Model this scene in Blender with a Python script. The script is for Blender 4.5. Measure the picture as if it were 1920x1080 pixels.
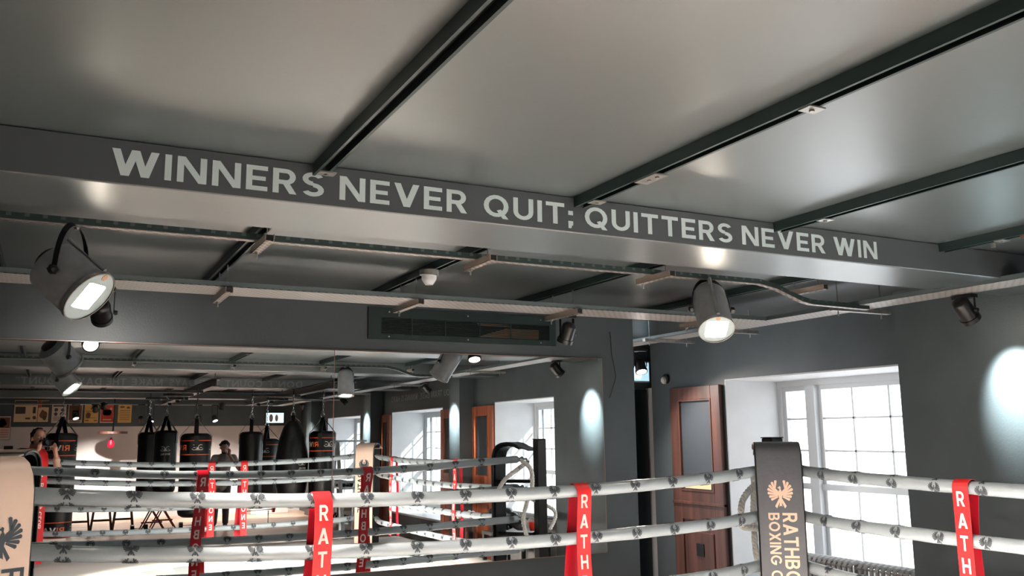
import bpy, math, random
from mathutils import Vector as V, Matrix
random.seed(7)
PI = math.pi
sc = bpy.context.scene
for o in list(bpy.data.objects): bpy.data.objects.remove(o)
E = 1.75            # eye height above the gym floor; everything below is measured from eye level, then lifted by E at the end

# ---------------------------------------------------------------- camera
cam = bpy.data.cameras.new('camera'); co = bpy.data.objects.new('camera', cam); sc.collection.objects.link(co)
yaw, pit, rol = 0.47430092, 0.16209582, -0.01074037
f = V((math.sin(yaw)*math.cos(pit), math.cos(yaw)*math.cos(pit), math.sin(pit)))
rt = V((math.cos(yaw), -math.sin(yaw), 0)); up = rt.cross(f)
c_, s_ = math.cos(rol), math.sin(rol)
r2, u2 = rt*c_+up*s_, up*c_-rt*s_
co.matrix_world = Matrix(((r2.x, u2.x, -f.x, 0), (r2.y, u2.y, -f.y, 0), (r2.z, u2.z, -f.z, 0), (0, 0, 0, 1)))
cam.sensor_width = 36; cam.lens = 36*1675.16/1920; cam.clip_start = 0.005; cam.clip_end = 300
sc.camera = co
# ---------------------------------------------------------------- view, world, sun
sc.view_settings.view_transform = 'Standard'; sc.view_settings.look = 'None'
sc.view_settings.gamma = 1; sc.view_settings.use_curve_mapping = False
sc.view_settings.exposure = 1.05
w = bpy.data.worlds.new('world'); sc.world = w; w.use_nodes = True
bg = w.node_tree.nodes['Background']; bg.inputs[0].default_value = (0.93, 0.97, 1.0, 1); bg.inputs[1].default_value = 2.0
sl = bpy.data.lights.new('sun', 'SUN'); sl.energy = 4.0; sl.angle = 0.02; sl.color = (1, .97, .92)
so = bpy.data.objects.new('sun', sl); sc.collection.objects.link(so)
so.rotation_euler = V((-1, -1.9, -1.0)).to_track_quat('-Z', 'Y').to_euler()
LIGHTS = []
def portal(y0, y1):
    l = bpy.data.lights.new('window_portal', 'AREA'); l.shape = 'RECTANGLE'; l.size = y1-y0; l.size_y = 1.6
    l.cycles.is_portal = True
    o = bpy.data.objects.new('window_portal', l); sc.collection.objects.link(o)
    o.location = (6.62, (y0+y1)/2, -.3)
    o.matrix_world = Matrix.Translation(o.location) @ Matrix(((0, 0, 1, 0), (1, 0, 0, 0), (0, 1, 0, 0), (0, 0, 0, 1)))
for y0, y1 in ((4.6, 6.8), (.62, 2.8), (-3.85, -1.35), (-8.3, -5.8)): portal(y0, y1)
WARM = (1, .895, .82)
def spot(p, d, watt, size, blend, col=WARM, r=.05):
    l = bpy.data.lights.new('spot_lamp_light', 'SPOT'); l.energy = watt; l.spot_size = math.radians(size); l.spot_blend = blend
    l.color = col; l.shadow_soft_size = r
    o = bpy.data.objects.new('spot_lamp_light', l); sc.collection.objects.link(o)
    o.location = p; o.rotation_euler = V(d).to_track_quat('-Z', 'Y').to_euler()
    return o

# ---------------------------------------------------------------- materials
def lin(c): return tuple((x/255/12.92 if x/255 <= .04045 else ((x/255+.055)/1.055)**2.4) for x in c)
def mat(name, rgb, rough=.5, metal=0., var=0., vs=3., bump=0., bs=60., spec=.5, coat=0., emit=None, es=0., raw=False):
    m = bpy.data.materials.new(name); m.use_nodes = True; n = m.node_tree; b = n.nodes['Principled BSDF']
    c = rgb if raw else lin(rgb)
    b.inputs['Base Color'].default_value = (*c, 1); b.inputs['Roughness'].default_value = rough
    b.inputs['Metallic'].default_value = metal; b.inputs['Specular IOR Level'].default_value = spec
    b.inputs['Coat Weight'].default_value = coat
    if emit: b.inputs['Emission Color'].default_value = (*lin(emit), 1); b.inputs['Emission Strength'].default_value = es
    if var or bump:
        tc = n.nodes.new('ShaderNodeTexCoord')
    if var:
        t = n.nodes.new('ShaderNodeTexNoise'); t.inputs['Scale'].default_value = vs; t.inputs['Detail'].default_value = 5
        n.links.new(tc.outputs['Object'], t.inputs['Vector'])
        r = n.nodes.new('ShaderNodeMapRange'); r.inputs[1].default_value = .3; r.inputs[2].default_value = .7
        r.inputs[3].default_value = 1-var; r.inputs[4].default_value = 1+var
        n.links.new(t.outputs['Fac'], r.inputs[0])
        x = n.nodes.new('ShaderNodeVectorMath'); x.operation = 'SCALE'; x.inputs[0].default_value = c
        n.links.new(r.outputs[0], x.inputs['Scale']); n.links.new(x.outputs[0], b.inputs['Base Color'])
    if bump:
        t2 = n.nodes.new('ShaderNodeTexNoise'); t2.inputs['Scale'].default_value = bs; t2.inputs['Detail'].default_value = 3
        n.links.new(tc.outputs['Object'], t2.inputs['Vector'])
        q = n.nodes.new('ShaderNodeBump'); q.inputs['Strength'].default_value = bump; q.inputs['Distance'].default_value = .01
        n.links.new(t2.outputs['Fac'], q.inputs['Height']); n.links.new(q.outputs[0], b.inputs['Normal'])
    return m
def perf(name, rgb, p, qy, a, axes=(0, 1), rough=.4, metal=.0, hole=(8, 10, 11)):
    """painted steel with staggered punched slots, pitch p by qy"""
    m = mat(name, rgb, rough, metal); n = m.node_tree; b = n.nodes['Principled BSDF']
    def math_(op, x, y=None, z=None):
        k = n.nodes.new('ShaderNodeMath'); k.operation = op
        for i, v in enumerate((x, y, z)):
            if v is None: continue
            if isinstance(v, (int, float)): k.inputs[i].default_value = v
            else: n.links.new(v, k.inputs[i])
        return k.outputs[0]
    tc = n.nodes.new('ShaderNodeTexCoord'); s = n.nodes.new('ShaderNodeSeparateXYZ'); n.links.new(tc.outputs['Object'], s.inputs[0])
    u = math_('DIVIDE', s.outputs[axes[0]], p); v = math_('DIVIDE', s.outputs[axes[1]], qy)
    row = math_('FLOOR', v); sh = math_('MULTIPLY', row, .5); u = math_('ADD', u, sh)
    fu = math_('ABSOLUTE', math_('SUBTRACT', math_('FRACT', u), .5)); fv = math_('ABSOLUTE', math_('SUBTRACT', math_('FRACT', v), .5))
    k = math_('MULTIPLY', math_('LESS_THAN', fu, a[0]), math_('LESS_THAN', fv, a[1]))
    mx = n.nodes.new('ShaderNodeMix'); mx.data_type = 'RGBA'; mx.inputs['A'].default_value = (*lin(rgb), 1); mx.inputs['B'].default_value = (*lin(hole), 1)
    n.links.new(k, mx.inputs['Factor']); n.links.new(mx.outputs['Result'], b.inputs['Base Color'])
    return m
def wood(name, c1, c2, axis=2, scale=9, rough=.4, stretch=.08):
    m = mat(name, c1, rough); n = m.node_tree; b = n.nodes['Principled BSDF']
    tc = n.nodes.new('ShaderNodeTexCoord'); mp = n.nodes.new('ShaderNodeMapping'); n.links.new(tc.outputs['Object'], mp.inputs[0])
    s = [1, 1, 1]; s[axis] = stretch; mp.inputs['Scale'].default_value = s
    t = n.nodes.new('ShaderNodeTexNoise'); t.inputs['Scale'].default_value = scale; t.inputs['Detail'].default_value = 8; n.links.new(mp.outputs[0], t.inputs['Vector'])
    r = n.nodes.new('ShaderNodeValToRGB'); r.color_ramp.elements[0].position = .35; r.color_ramp.elements[1].position = .65
    r.color_ramp.elements[0].color = (*lin(c1), 1); r.color_ramp.elements[1].color = (*lin(c2), 1)
    n.links.new(t.outputs['Fac'], r.inputs[0]); n.links.new(r.outputs[0], b.inputs['Base Color'])
    return m
M = {}
M['wall'] = mat('dark_wall_paint', (0.066, 0.083, 0.092), .5, var=.12, vs=2.5, bump=.12, bs=90, raw=True)
M['ceil'] = mat('satin_ceiling_paint', (0.048, 0.062, 0.065), .34, var=.06, vs=1.5, bump=.03, bs=25, raw=True, spec=1.)
M['ceil'].node_tree.nodes['Principled BSDF'].inputs['IOR'].default_value = 1.85
M['beamface'] = mat('matt_beam_face', (0.064, 0.076, 0.084), .6, raw=True)
M['white_wall'] = mat('white_wall_paint', (205, 198, 196), .6, var=.05)
M['reveal'] = mat('pale_grey_reveal_paint', (206, 209, 212), .6, var=.04, vs=5)
M['white'] = mat('white_gloss_paint', (204, 208, 211), .35)
M['letter'] = mat('grey_lettering', (196, 212, 214), .6)
M['letter_dim'] = mat('dim_grey_lettering', (150, 156, 158), .6)
M['rail'] = mat('dark_painted_steel', (34, 50, 50), .42, .2)
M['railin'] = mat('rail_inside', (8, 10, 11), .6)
M['galv'] = mat('galvanised_steel', (160, 160, 156), .35, .75, var=.2, vs=30)
M['strut'] = perf('perforated_strut', (150, 140, 134), .05, .022, (.22, .22), (0, 1), .35, .3)
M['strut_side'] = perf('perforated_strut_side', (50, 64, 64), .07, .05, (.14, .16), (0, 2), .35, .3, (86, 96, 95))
M['traym'] = perf('perforated_tray_steel', (168, 164, 160), .045, .030, (.2, .14), (0, 1), .4, .1, (70, 66, 64))
M['trayv'] = perf('perforated_tray_steel_long', (168, 166, 164), .045, .030, (.2, .14), (1, 0), .4, .1, (70, 66, 64))
M['tray_side'] = mat('tray_side_steel', (92, 104, 106), .4, .2)
M['black'] = mat('black_metal', (16, 17, 19), .35)
M['blacksoft'] = mat('black_leather', (17, 18, 20), .32, var=.2, vs=8, bump=.25, bs=25, spec=.6)
M['can'] = mat('grey_spun_metal_can', (138, 142, 146), .38, .1, var=.1, vs=20)
M['canface'] = mat('pale_lamp_face', (165, 180, 182), .5, .1)
M['lens'] = mat('glowing_lens', (255, 240, 220), .5, emit=(255, 240, 222), es=28)
M['sticker'] = mat('tan_sticker', (176, 140, 108), .6)
M['ropec'] = mat('grey_vinyl_rope_cover', (150, 162, 168), .28, var=.06, vs=6, bump=.5, bs=14, spec=.6)
M['emb'] = mat('dark_print', (58, 66, 72), .5)
M['embd'] = mat('charcoal_print', (36, 54, 64), .5)
M['cream'] = mat('cream_leather', (232, 206, 188), .38, var=.04, vs=4, bump=.12, bs=30)
M['creamprint'] = mat('cream_print', (240, 205, 182), .5)
M['greypad'] = mat('charcoal_grey_leather', (90, 93, 99), .30, var=.08, vs=6, bump=.15, bs=40, spec=.7)
M['red'] = mat('red_vinyl', (212, 38, 42), .34, var=.1, vs=6, bump=.2, bs=14)
M['redd'] = mat('deep_red_vinyl', (190, 8, 36), .38, var=.08, vs=6)
M['strapletter'] = mat('white_strap_print', (245, 225, 218), .5)
M['canvas'] = mat('white_ring_canvas', (236, 230, 224), .75, var=.03, vs=2)
M['canvasprint'] = mat('grey_canvas_print', (104, 112, 114), .75)
M['floor'] = wood('pale_wood_floor', (168, 134, 112), (206, 176, 154), 0, 5, .35, .06)
M['wood'] = wood('brown_varnished_wood', (66, 40, 33), (98, 62, 52), 2, 14, .45)
M['woodo'] = wood('orange_varnished_wood', (128, 66, 42), (176, 98, 66), 2, 14, .35)
M['stripe'] = mat('orange_stripe', (214, 84, 44), .5)
M['orange'] = mat('orange_print', (232, 106, 56), .5)
M['wprint'] = mat('white_print', (222, 218, 212), .5)
M['chrome'] = mat('chrome_chain', (205, 205, 205), .2, 1.)
M['braid'] = mat('white_braided_rope', (226, 226, 222), .8, bump=.5, bs=80)
M['skin'] = mat('skin', (176, 128, 108), .5, var=.06, vs=12)
M['hair'] = mat('dark_hair', (20, 18, 18), .6, bump=1., bs=60)
M['tee'] = mat('grey_cotton', (172, 168, 165), .85, var=.06, vs=8, bump=.3, bs=20)
M['teew'] = mat('pale_cotton', (196, 190, 184), .85)
M['jean'] = mat('dark_grey_cloth', (88, 84, 82), .85, var=.1, vs=12)
M['darkcloth'] = mat('black_cloth', (26, 27, 30), .8, bump=.4, bs=20)
M['beige'] = mat('beige_cloth', (178, 150, 132), .85, bump=.3, bs=25)
M['browncloth'] = mat('brown_grey_cloth', (104, 90, 84), .9, bump=.6, bs=30)
M['rad'] = mat('grey_radiator_paint', (140, 142, 142), .4)
M['darkglass'] = mat('dark_grey_panel', (56, 63, 70), .5)
M['doorblack'] = mat('black_door_paint', (22, 30, 35), .35)
M['mirror'] = mat('mirror_silver', (236, 240, 240), .0, 1.)
M['mirroredge'] = mat('pinkish_mirror_edge', (176, 140, 128), .3, .3)
M['screen'] = mat('bright_screen', (200, 220, 225), .3, emit=(176, 206, 214), es=1.2)
M['exit'] = mat('lit_exit_sign', (190, 220, 235), .4, emit=(170, 210, 228), es=.6)
M['exitp'] = mat('lit_exit_arrow', (240, 250, 255), .4, emit=(244, 252, 255), es=.7)
M['steel'] = mat('brushed_aluminium', (176, 180, 182), .35, .8)
M['redcup'] = mat('red_plastic', (236, 60, 34), .4)
M['paper'] = mat('cream_paper', (226, 196, 156), .7)
M['paperw'] = mat('white_paper', (214, 200, 186), .7)
M['ink'] = mat('black_ink', (84, 72, 66), .8)
M['papero'] = mat('yellow_orange_paper', (222, 176, 104), .7)
M['paperr'] = mat('red_paper', (206, 66, 44), .7)
M['paperb'] = mat('brown_ink', (120, 82, 60), .8)
gl = bpy.data.materials.new('window_glass'); gl.use_nodes = True; n = gl.node_tree; n.nodes.clear()
o1 = n.nodes.new('ShaderNodeOutputMaterial'); mx = n.nodes.new('ShaderNodeMixShader'); tr = n.nodes.new('ShaderNodeBsdfTransparent'); gs = n.nodes.new('ShaderNodeBsdfGlossy')
gs.inputs['Roughness'].default_value = .03; mx.inputs[0].default_value = .06
n.links.new(tr.outputs[0], mx.inputs[1]); n.links.new(gs.outputs[0], mx.inputs[2]); n.links.new(mx.outputs[0], o1.inputs[0]); M['glass'] = gl

# ---------------------------------------------------------------- mesh helpers
def frame(d):
    d = V(d).normalized(); a = V((0, 0, 1)) if abs(d.z) < .95 else V((1, 0, 0))
    u = d.cross(a).normalized(); v = u.cross(d).normalized(); return d, u, v
class MB:
    def __init__(s): s.v = []; s.f = []
    def add(s, vs, fs):
        b = len(s.v); s.v += [tuple(x) for x in vs]; s.f += [tuple(b+i for i in q) for q in fs]; return s
    def box(s, x0, x1, y0, y1, z0, z1):
        return s.add([(x, y, z) for z in (z0, z1) for y in (y0, y1) for x in (x0, x1)],
                     [(0, 2, 3, 1), (4, 5, 7, 6), (0, 1, 5, 4), (2, 6, 7, 3), (0, 4, 6, 2), (1, 3, 7, 5)])
    def bar(s, p, q, w, h, side=None):
        """rectangular bar from p to q; side: direction of the width w"""
        p, q = V(p), V(q); d = (q-p).normalized()
        if side is None: d, u, v = frame(d)
        else: u = V(side).normalized(); v = d.cross(u).normalized()
        a, b = u*w/2, v*h/2
        P = [p-a-b, p+a-b, p+a+b, p-a+b, q-a-b, q+a-b, q+a+b, q-a+b]
        return s.add(P, [(0, 3, 2, 1), (4, 5, 6, 7), (0, 1, 5, 4), (1, 2, 6, 5), (2, 3, 7, 6), (3, 0, 4, 7)])
    def lathe(s, o, d, prof, n=20, cap=True):
        d, u, v = frame(d); o = V(o); P = []
        for t, r in prof: P += [o+d*t+(u*math.cos(2*PI*k/n)+v*math.sin(2*PI*k/n))*r for k in range(n)]
        F = [(i*n+k, i*n+(k+1) % n, (i+1)*n+(k+1) % n, (i+1)*n+k) for i in range(len(prof)-1) for k in range(n)]
        if cap: F += [tuple(range(n))[::-1], tuple((len(prof)-1)*n+k for k in range(n))]
        return s.add(P, F)
    def tube(s, pts, r, n=8, cap=True):
        pts = [V(p) for p in pts]; P = []; N = len(pts); ref = None
        for i, p in enumerate(pts):
            d = (pts[min(i+1, N-1)]-pts[max(i-1, 0)]).normalized()
            if ref is None: _, u, v = frame(d)
            else: u = (ref-d*ref.dot(d)).normalized(); v = d.cross(u)
            ref = u; rr = r[i] if isinstance(r, (list, tuple)) else r
            P += [p+(u*math.cos(2*PI*k/n)+v*math.sin(2*PI*k/n))*rr for k in range(n)]
        F = [(i*n+k, i*n+(k+1) % n, (i+1)*n+(k+1) % n, (i+1)*n+k) for i in range(N-1) for k in range(n)]
        if cap: F += [tuple(range(n))[::-1], tuple((N-1)*n+k for k in range(n))]
        return s.add(P, F)
    def ell(s, c, r, n=12, m=8, rot=None):
        P = []; r = V(r) if not isinstance(r, (int, float)) else V((r, r, r)); c = V(c)
        for i in range(m+1):
            th = PI*i/m
            for k in range(n):
                q = V((r.x*math.sin(th)*math.cos(2*PI*k/n), r.y*math.sin(th)*math.sin(2*PI*k/n), r.z*math.cos(th)))
                P.append(c+(rot @ q if rot else q))
        return s.add(P, [(i*n+k, (i+1)*n+k, (i+1)*n+(k+1) % n, i*n+(k+1) % n) for i in range(m) for k in range(n)])
    def caps(s, p, q, a, b, n=12):
        p, q = V(p), V(q); L = (q-p).length; pr = []
        for i in range(5): t = -PI/2+PI/2*i/5; pr.append((a*math.sin(t), max(a*math.cos(t), .0004)))
        pr += [(0, a), (L, b)]
        for i in range(1, 6): t = PI/2*i/5; pr.append((L+b*math.sin(t), max(b*math.cos(t), .0004)))
        return s.lathe(p, q-p, pr, n)
    def ribbon(s, path, wdir, w, th):
        """thick band following path (points), width along wdir"""
        path = [V(p) for p in path]; wd = V(wdir).normalized()*w/2; P = []; N = len(path)
        for i, p in enumerate(path):
            d = (path[min(i+1, N-1)]-path[max(i-1, 0)]).normalized(); nn = d.cross(wd).normalized()*th/2
            P += [p-wd-nn, p+wd-nn, p+wd+nn, p-wd+nn]
        F = [(i*4+k, i*4+(k+1) % 4, (i+1)*4+(k+1) % 4, (i+1)*4+k) for i in range(N-1) for k in range(4)]
        F += [(0, 3, 2, 1), ((N-1)*4, (N-1)*4+1, (N-1)*4+2, (N-1)*4+3)]
        return s.add(P, F)
    def quads(s, Q, fn, sub=1):
        """2D polygons mapped through fn(u,v) -> 3D; quads are subdivided"""
        for kk, q in enumerate(Q):
            b0 = len(s.v)
            if len(q) == 4 and sub > 1:
                a, b, c, d = q; g = []
                for j in range(sub+1):
                    for i in range(sub+1):
                        s1, t1 = i/sub, j/sub
                        g.append(fn((a[0]*(1-s1)+b[0]*s1)*(1-t1)+(d[0]*(1-s1)+c[0]*s1)*t1, (a[1]*(1-s1)+b[1]*s1)*(1-t1)+(d[1]*(1-s1)+c[1]*s1)*t1))
                k = sub+1
                s.add(g, [(j*k+i, j*k+i+1, (j+1)*k+i+1, (j+1)*k+i) for j in range(sub) for i in range(sub)])
            else: s.add([fn(*p) for p in q], [tuple(range(len(q)))])
            nv = s.v[b0:]; st = sub+1 if len(q) == 4 and sub > 1 else 1          # tiny stagger: overlapping strokes never share a plane
            A, B, Cc = V(nv[0]), V(nv[1]), V(nv[st] if st > 1 else nv[-1]); nn = (B-A).cross(Cc-A)
            if nn.length > 1e-12:
                nn.normalize(); e = (kk % 5)*5e-5; s.v[b0:] = [tuple(V(p)+nn*e) for p in nv]
        return s
    def build(s, name, m, parent=None, smooth=False, bevel=0, remesh=0, ang=40):
        off = V((0, 0, 0)); p = parent
        while p is not None: off += V(p.location); p = p.parent
        me = bpy.data.meshes.new(name); me.from_pydata([tuple(V(q)-off) for q in s.v], [], s.f); me.update()
        o = bpy.data.objects.new(name, me); sc.collection.objects.link(o)
        me.materials.append(M[m] if isinstance(m, str) else m)
        if parent: o.parent = parent
        if remesh:
            r = o.modifiers.new('r', 'REMESH'); r.mode = 'VOXEL'; r.voxel_size = remesh; r.use_smooth_shade = True
            k = o.modifiers.new('s', 'SMOOTH'); k.iterations = 3; k.factor = .5
        if bevel:
            b = o.modifiers.new('b', 'BEVEL'); b.width = bevel; b.segments = 2; b.limit_method = 'ANGLE'; b.angle_limit = math.radians(50)
        if smooth:
            for pl in me.polygons: pl.use_smooth = True
            if ang < 179: me.set_sharp_from_angle(angle=math.radians(ang))
        return o
def tag(o, label, cat, group=None, kind=None):
    if label: o['label'] = label
    if cat: o['category'] = cat
    if group: o['group'] = group
    if kind: o['kind'] = kind
    return o
def thing(name, loc, label, cat, group=None):
    o = bpy.data.objects.new(name, None); sc.collection.objects.link(o); o.location = loc; o.empty_display_size = .1
    return tag(o, label, cat, group)
def struct(name, mb, m, label=None, parent=None, cat=None, **k):
    o = mb.build(name, m, parent, **k)
    if parent is None: tag(o, label, cat, kind='structure')
    return o
def sgroup(name, loc, label, cat):
    o = bpy.data.objects.new(name, None); sc.collection.objects.link(o); o.location = loc
    return tag(o, label, cat, kind='structure')

# ---------------------------------------------------------------- stroke lettering
T_ = .19
def _R(a, b, c, d): return [[(a, b), (c, b), (c, d), (a, d)]]
def _D(x0, y0, x1, y1, w=.225): return [[(x0, y0), (x0+w, y0), (x1+w, y1), (x1, y1)]]
def _A(cx, cy, rx, ry, a0, a1, t=T_, n=10):
    o = []
    for i in range(n):
        p = [math.radians(a0+(a1-a0)*(i+k)/n) for k in (0, 1)]
        o.append([(cx+rx*math.cos(p[0]), cy+ry*math.sin(p[0])), (cx+rx*math.cos(p[1]), cy+ry*math.sin(p[1])),
                  (cx+(rx-t)*math.cos(p[1]), cy+(ry-t*.92)*math.sin(p[1])), (cx+(rx-t)*math.cos(p[0]), cy+(ry-t*.92)*math.sin(p[0]))])
    return o
G = {
 'W': (1.3, _D(0, 1, .26, 0)+_D(.26, 0, .535, 1)+_D(.535, 1, .81, 0)+_D(.81, 0, 1.07, 1)),
 'I': (T_, _R(0, 0, T_, 1)), 'N': (.85, _R(0, 0, T_, 1)+_R(.66, 0, .85, 1)+_D(0, 1, .62, 0)),
 'E': (.66, _R(0, 0, T_, 1)+_R(T_, 0, .66, .18)+_R(T_, .41, .6, .58)+_R(T_, .82, .66, 1)),
 'F': (.63, _R(0, 0, T_, 1)+_R(T_, .38, .57, .55)+_R(T_, .82, .63, 1)),
 'R': (.76, _R(0, 0, T_, 1)+_R(T_, .825, .42, 1)+_R(T_, .37, .42, .545)+_A(.42, .685, .3, .315, -90, 90)+_D(.3, .42, .53, 0)),
 'S': (.72, _A(.36, .72, .35, .28, 25, 270)+_A(.36, .28, .36, .28, -155, 90)),
 'V': (.88, _D(0, 1, .33, 0)+_D(.33, 0, .655, 1)), 'U': (.8, _R(0, .38, T_, 1)+_R(.61, .38, .8, 1)+_A(.4, .38, .4, .38, 180, 360)),
 'Q': (.98, _A(.48, .5, .48, .5, 0, 360, n=18)+[[(.5, .3), (.66, .36), (.95, -.06), (.73, -.06)]]),
 'O': (.96, _A(.48, .5, .48, .5, 0, 360, n=18)), 'T': (.76, _R(0, .82, .76, 1)+_R(.285, 0, .475, .82)),
 ';': (.2, _R(0, .48, .2, .68)+[[(0, .18), (.2, .18), (.12, -.14), (0, -.14)], [(0, 0), (.2, 0), (.2, .2), (0, .2)]]),
 ',': (.2, [[(0, .16), (.2, .16), (.1, -.14), (0, -.14)]]), "'": (.18, [[(0, 1), (.18, 1), (.14, .66), (.04, .66)]]),
 '"': (.42, [[(0, 1), (.16, 1), (.13, .7), (.03, .7)], [(.24, 1), (.4, 1), (.37, .7), (.27, .7)]]),
 'D': (.82, _R(0, 0, T_, 1)+_R(T_, .825, .38, 1)+_R(T_, 0, .38, .175)+_A(.36, .5, .45, .5, -90, 90)),
 'C': (.86, _A(.48, .5, .48, .5, 42, 318, n=16)), 'G': (.92, _A(.48, .5, .48, .5, 42, 350, n=16)+_R(.5, .37, .95, .53)),
 'A': (.9, _D(0, 0, .34, 1)+_D(.34, 1, .68, 0)+_R(.2, .2, .68, .36)), 'H': (.8, _R(0, 0, T_, 1)+_R(.61, 0, .8, 1)+_R(T_, .41, .61, .59)),
 'Y': (.86, _D(0, 1, .32, .4)+_D(.32, .4, .63, 1)+_R(.335, 0, .525, .45)), 'M': (1., _R(0, 0, T_, 1)+_R(.81, 0, 1., 1)+_D(0, 1, .39, .2)+_D(.39, .2, .775, 1)),
 'K': (.8, _R(0, 0, T_, 1)+_D(.12, .42, .52, 1)+_D(.24, .56, .56, 0)), 'B': (.76, _R(0, 0, T_, 1)+_R(T_, .825, .42, 1)+_R(T_, .42, .44, .585)+_R(T_, 0, .44, .175)+_A(.42, .74, .28, .26, -90, 90)+_A(.43, .29, .32, .295, -90, 90)),
 'X': (.84, _D(0, 1, .6, 0)+_D(0, 0, .6, 1)), 'L': (.62, _R(0, 0, T_, 1)+_R(T_, 0, .62, .18)), ' ': (.32, []),
}
def text2d(s, h, gap=.16, sx=1.):
    x = 0; out = []
    for ch in s:
        w_, q = G[ch]
        out += [[((px+x)*h*sx, py*h) for px, py in p] for p in q]; x += w_+gap
    return out, (x-gap)*h*sx
def fit2d(s, h, W, gap=.16):
    q, w0 = text2d(s, h, gap); k = W/w0
    return [[(px*k, py) for px, py in p] for p in q]
def plane(o, u, v):
    o, u, v = V(o), V(u), V(v); return lambda a, b: o+u*a+v*b
# phoenix emblem, unit size, centred
def phoenix():
    out = []
    for sg in (-1, 1):
        tips = [(.16, .50), (.30, .44), (.40, .33), (.46, .20), (.46, .06), (.41, -.07), (.34, -.18)]
        ins = [(.20, .16), (.19, .12), (.17, .08), (.15, .04), (.13, .0), (.11, -.04), (.09, -.08)]
        for (tx, ty), (ix, iy) in zip(tips, ins):
            d = V((tx-ix, ty-iy)).normalized(); p = V((-d.y, d.x))
            q = [V((ix, iy))-p*.022, V((tx, ty))-p*.052, V((tx, ty))+d*.03, V((tx, ty))+p*.048, V((ix, iy))+p*.022]
            out.append([(sg*a.x, a.y) for a in (q if sg > 0 else q[::-1])])
        out.append([(sg*a, b) for a, b in [(.03, -.02), (.13, -.06), (.22, .16), (.24, .30), (.17, .22), (.07, .13)]])
        out.append([(sg*a, b) for a, b in [(.03, -.12), (.07, -.16), (.22, -.42), (.15, -.5), (.03, -.26)]])
    out.append([(-.05, .14), (-.08, .0), (-.04, -.2), (.0, -.26), (.04, -.2), (.08, .0), (.05, .14), (.02, .2), (.03, .28), (-.02, .31), (-.06, .27), (-.11, .24), (-.04, .22), (-.02, .18)])
    out.append([(-.03, -.2), (.03, -.2), (.055, -.44), (0, -.4), (-.055, -.44)])
    return out
PHX = phoenix()

# ================================================================ structure
FL = -E; CV = -1.5; CEI = 1.02; BB = .861
def bx(*a): return MB().box(*a)
struct('floor', bx(-3.2, 7.3, -11.2, 9.0, FL-.1, FL), 'floor', 'pale wooden gym floor around the raised ring', cat='floor')
struct('ceiling', bx(-3.2, 7.3, -11.2, 9.0, CEI, CEI+.1), 'ceil', 'dark satin painted ceiling above the lettered beam', cat='ceiling')
struct('wall_front', bx(-3.1, 4.376, 6.28, 6.6, FL, CEI), 'wall', 'dark grey wall carrying the big mirror and the air grille', cat='wall')
struct('wall_left', bx(-3.2, -3.1, -11.0, 9.0, FL, CEI), 'wall', 'dark grey wall at the left side of the gym', cat='wall')
wb = sgroup('wall_back', (0, -10.75, FL), 'far wall seen in the mirror, dark above and white below', 'wall')
bx(-3.2, 7.3, -11.0, -10.8, .38, CEI).build('upper_wall', 'wall', wb); bx(-3.2, 7.3, -11.0, -10.8, FL, .38).build('lower_wall', 'white_wall', wb)
struct('wall_far', bx(4.2, 7.3, 8.45, 8.7, FL, CEI), 'wall', 'dark wall with black door past the end of the mirror wall', cat='wall')
# right wall: piers proud, bays with deep window openings
XP, XR, XW = 5.55, 5.80, 6.45
bays = [(4.60, 6.80), (.62, 2.80), (-3.85, -1.35), (-8.3, -5.8)]
piers = [(2.80, 4.58), (-.50, -.10), (-4.85, -4.40), (-9.3, -8.9)]
wr = sgroup('wall_right', (XR, 0, FL), 'dark grey window wall with projecting piers and bays', 'wall')
ys = [8.0] + [v for a, b in bays for v in (b, a)] + [-10.8]
for i in range(0, len(ys), 2): bx(XR, 6.62, ys[i+1], ys[i], FL, CEI).build('bay_wall', 'wall', wr)
for a, b in bays:
    bx(XR, 6.62, a, b, .5, CEI).build('bay_header', 'wall', wr); bx(XR, 6.62, a, b, FL, -1.36).build('bay_apron', 'wall', wr)
for a, b in piers: bx(XP, XR, a, b, FL, CEI).build('pier', 'wall', wr)
bx(6.62, 7.2, 7.9, 9.0, FL, CEI).build('end_wall', 'wall', wr)
def zbeam(i, y0, y1, lab): return struct('trim_%d' % i, bx(-3.1, 5.78, y0, y1, BB, CEI-.001), 'ceil', lab, cat='beam', bevel=.006)
b1 = zbeam(1, 3.25, 3.71, 'dark ceiling beam lettered with the slogan about winners and quitters')
zbeam(2, .36, .80, 'plain dark ceiling beam over the ring, nearest beam in the mirror')
b3 = zbeam(3, -3.24, -2.78, 'dark ceiling beam with reversed lettering in the mirror')
zbeam(4, -7.2, -6.74, 'plain dark ceiling beam over the punch bags near the far wall')
MB().add([(-3.1,3.2494,BB+.004),(5.54,3.2494,BB+.004),(5.54,3.2494,CEI-.004),(-3.1,3.2494,CEI-.004)],[(0,1,2,3)]).build('painted_face','beamface',b1)
Z0, LH = .892, .094
for wd, x0, x1 in (('WINNERS', .13, .87), ('NEVER', .93, 1.465), ('QUIT;', 1.54, 1.97), ('QUITTERS', 2.03, 2.86), ('NEVER', 2.92, 3.47), ('WIN', 3.53, 3.845)):
    MB().quads(fit2d(wd, LH, x1-x0), plane((x0, 3.2482, Z0), (1, 0, 0), (0, 0, 1))).build('lettering', 'letter', b1)
for wd, x0, x1 in (("DON'T", 3.80, 3.22), ('COUNT', 3.13, 2.52), ('THE', 2.44, 2.12), ('DAYS', 2.04, 1.66), ('MAKE', 1.56, 1.10), ('THE', 1.02, .74), ('DAYS', .67, .24), ('COUNT"', .16, -.50)):
    MB().quads(fit2d(wd, .108, x0-x1), plane((x0, -2.7785, .874), (-1, 0, 0), (0, 0, 1))).build('lettering', 'letter_dim', b3)
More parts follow.
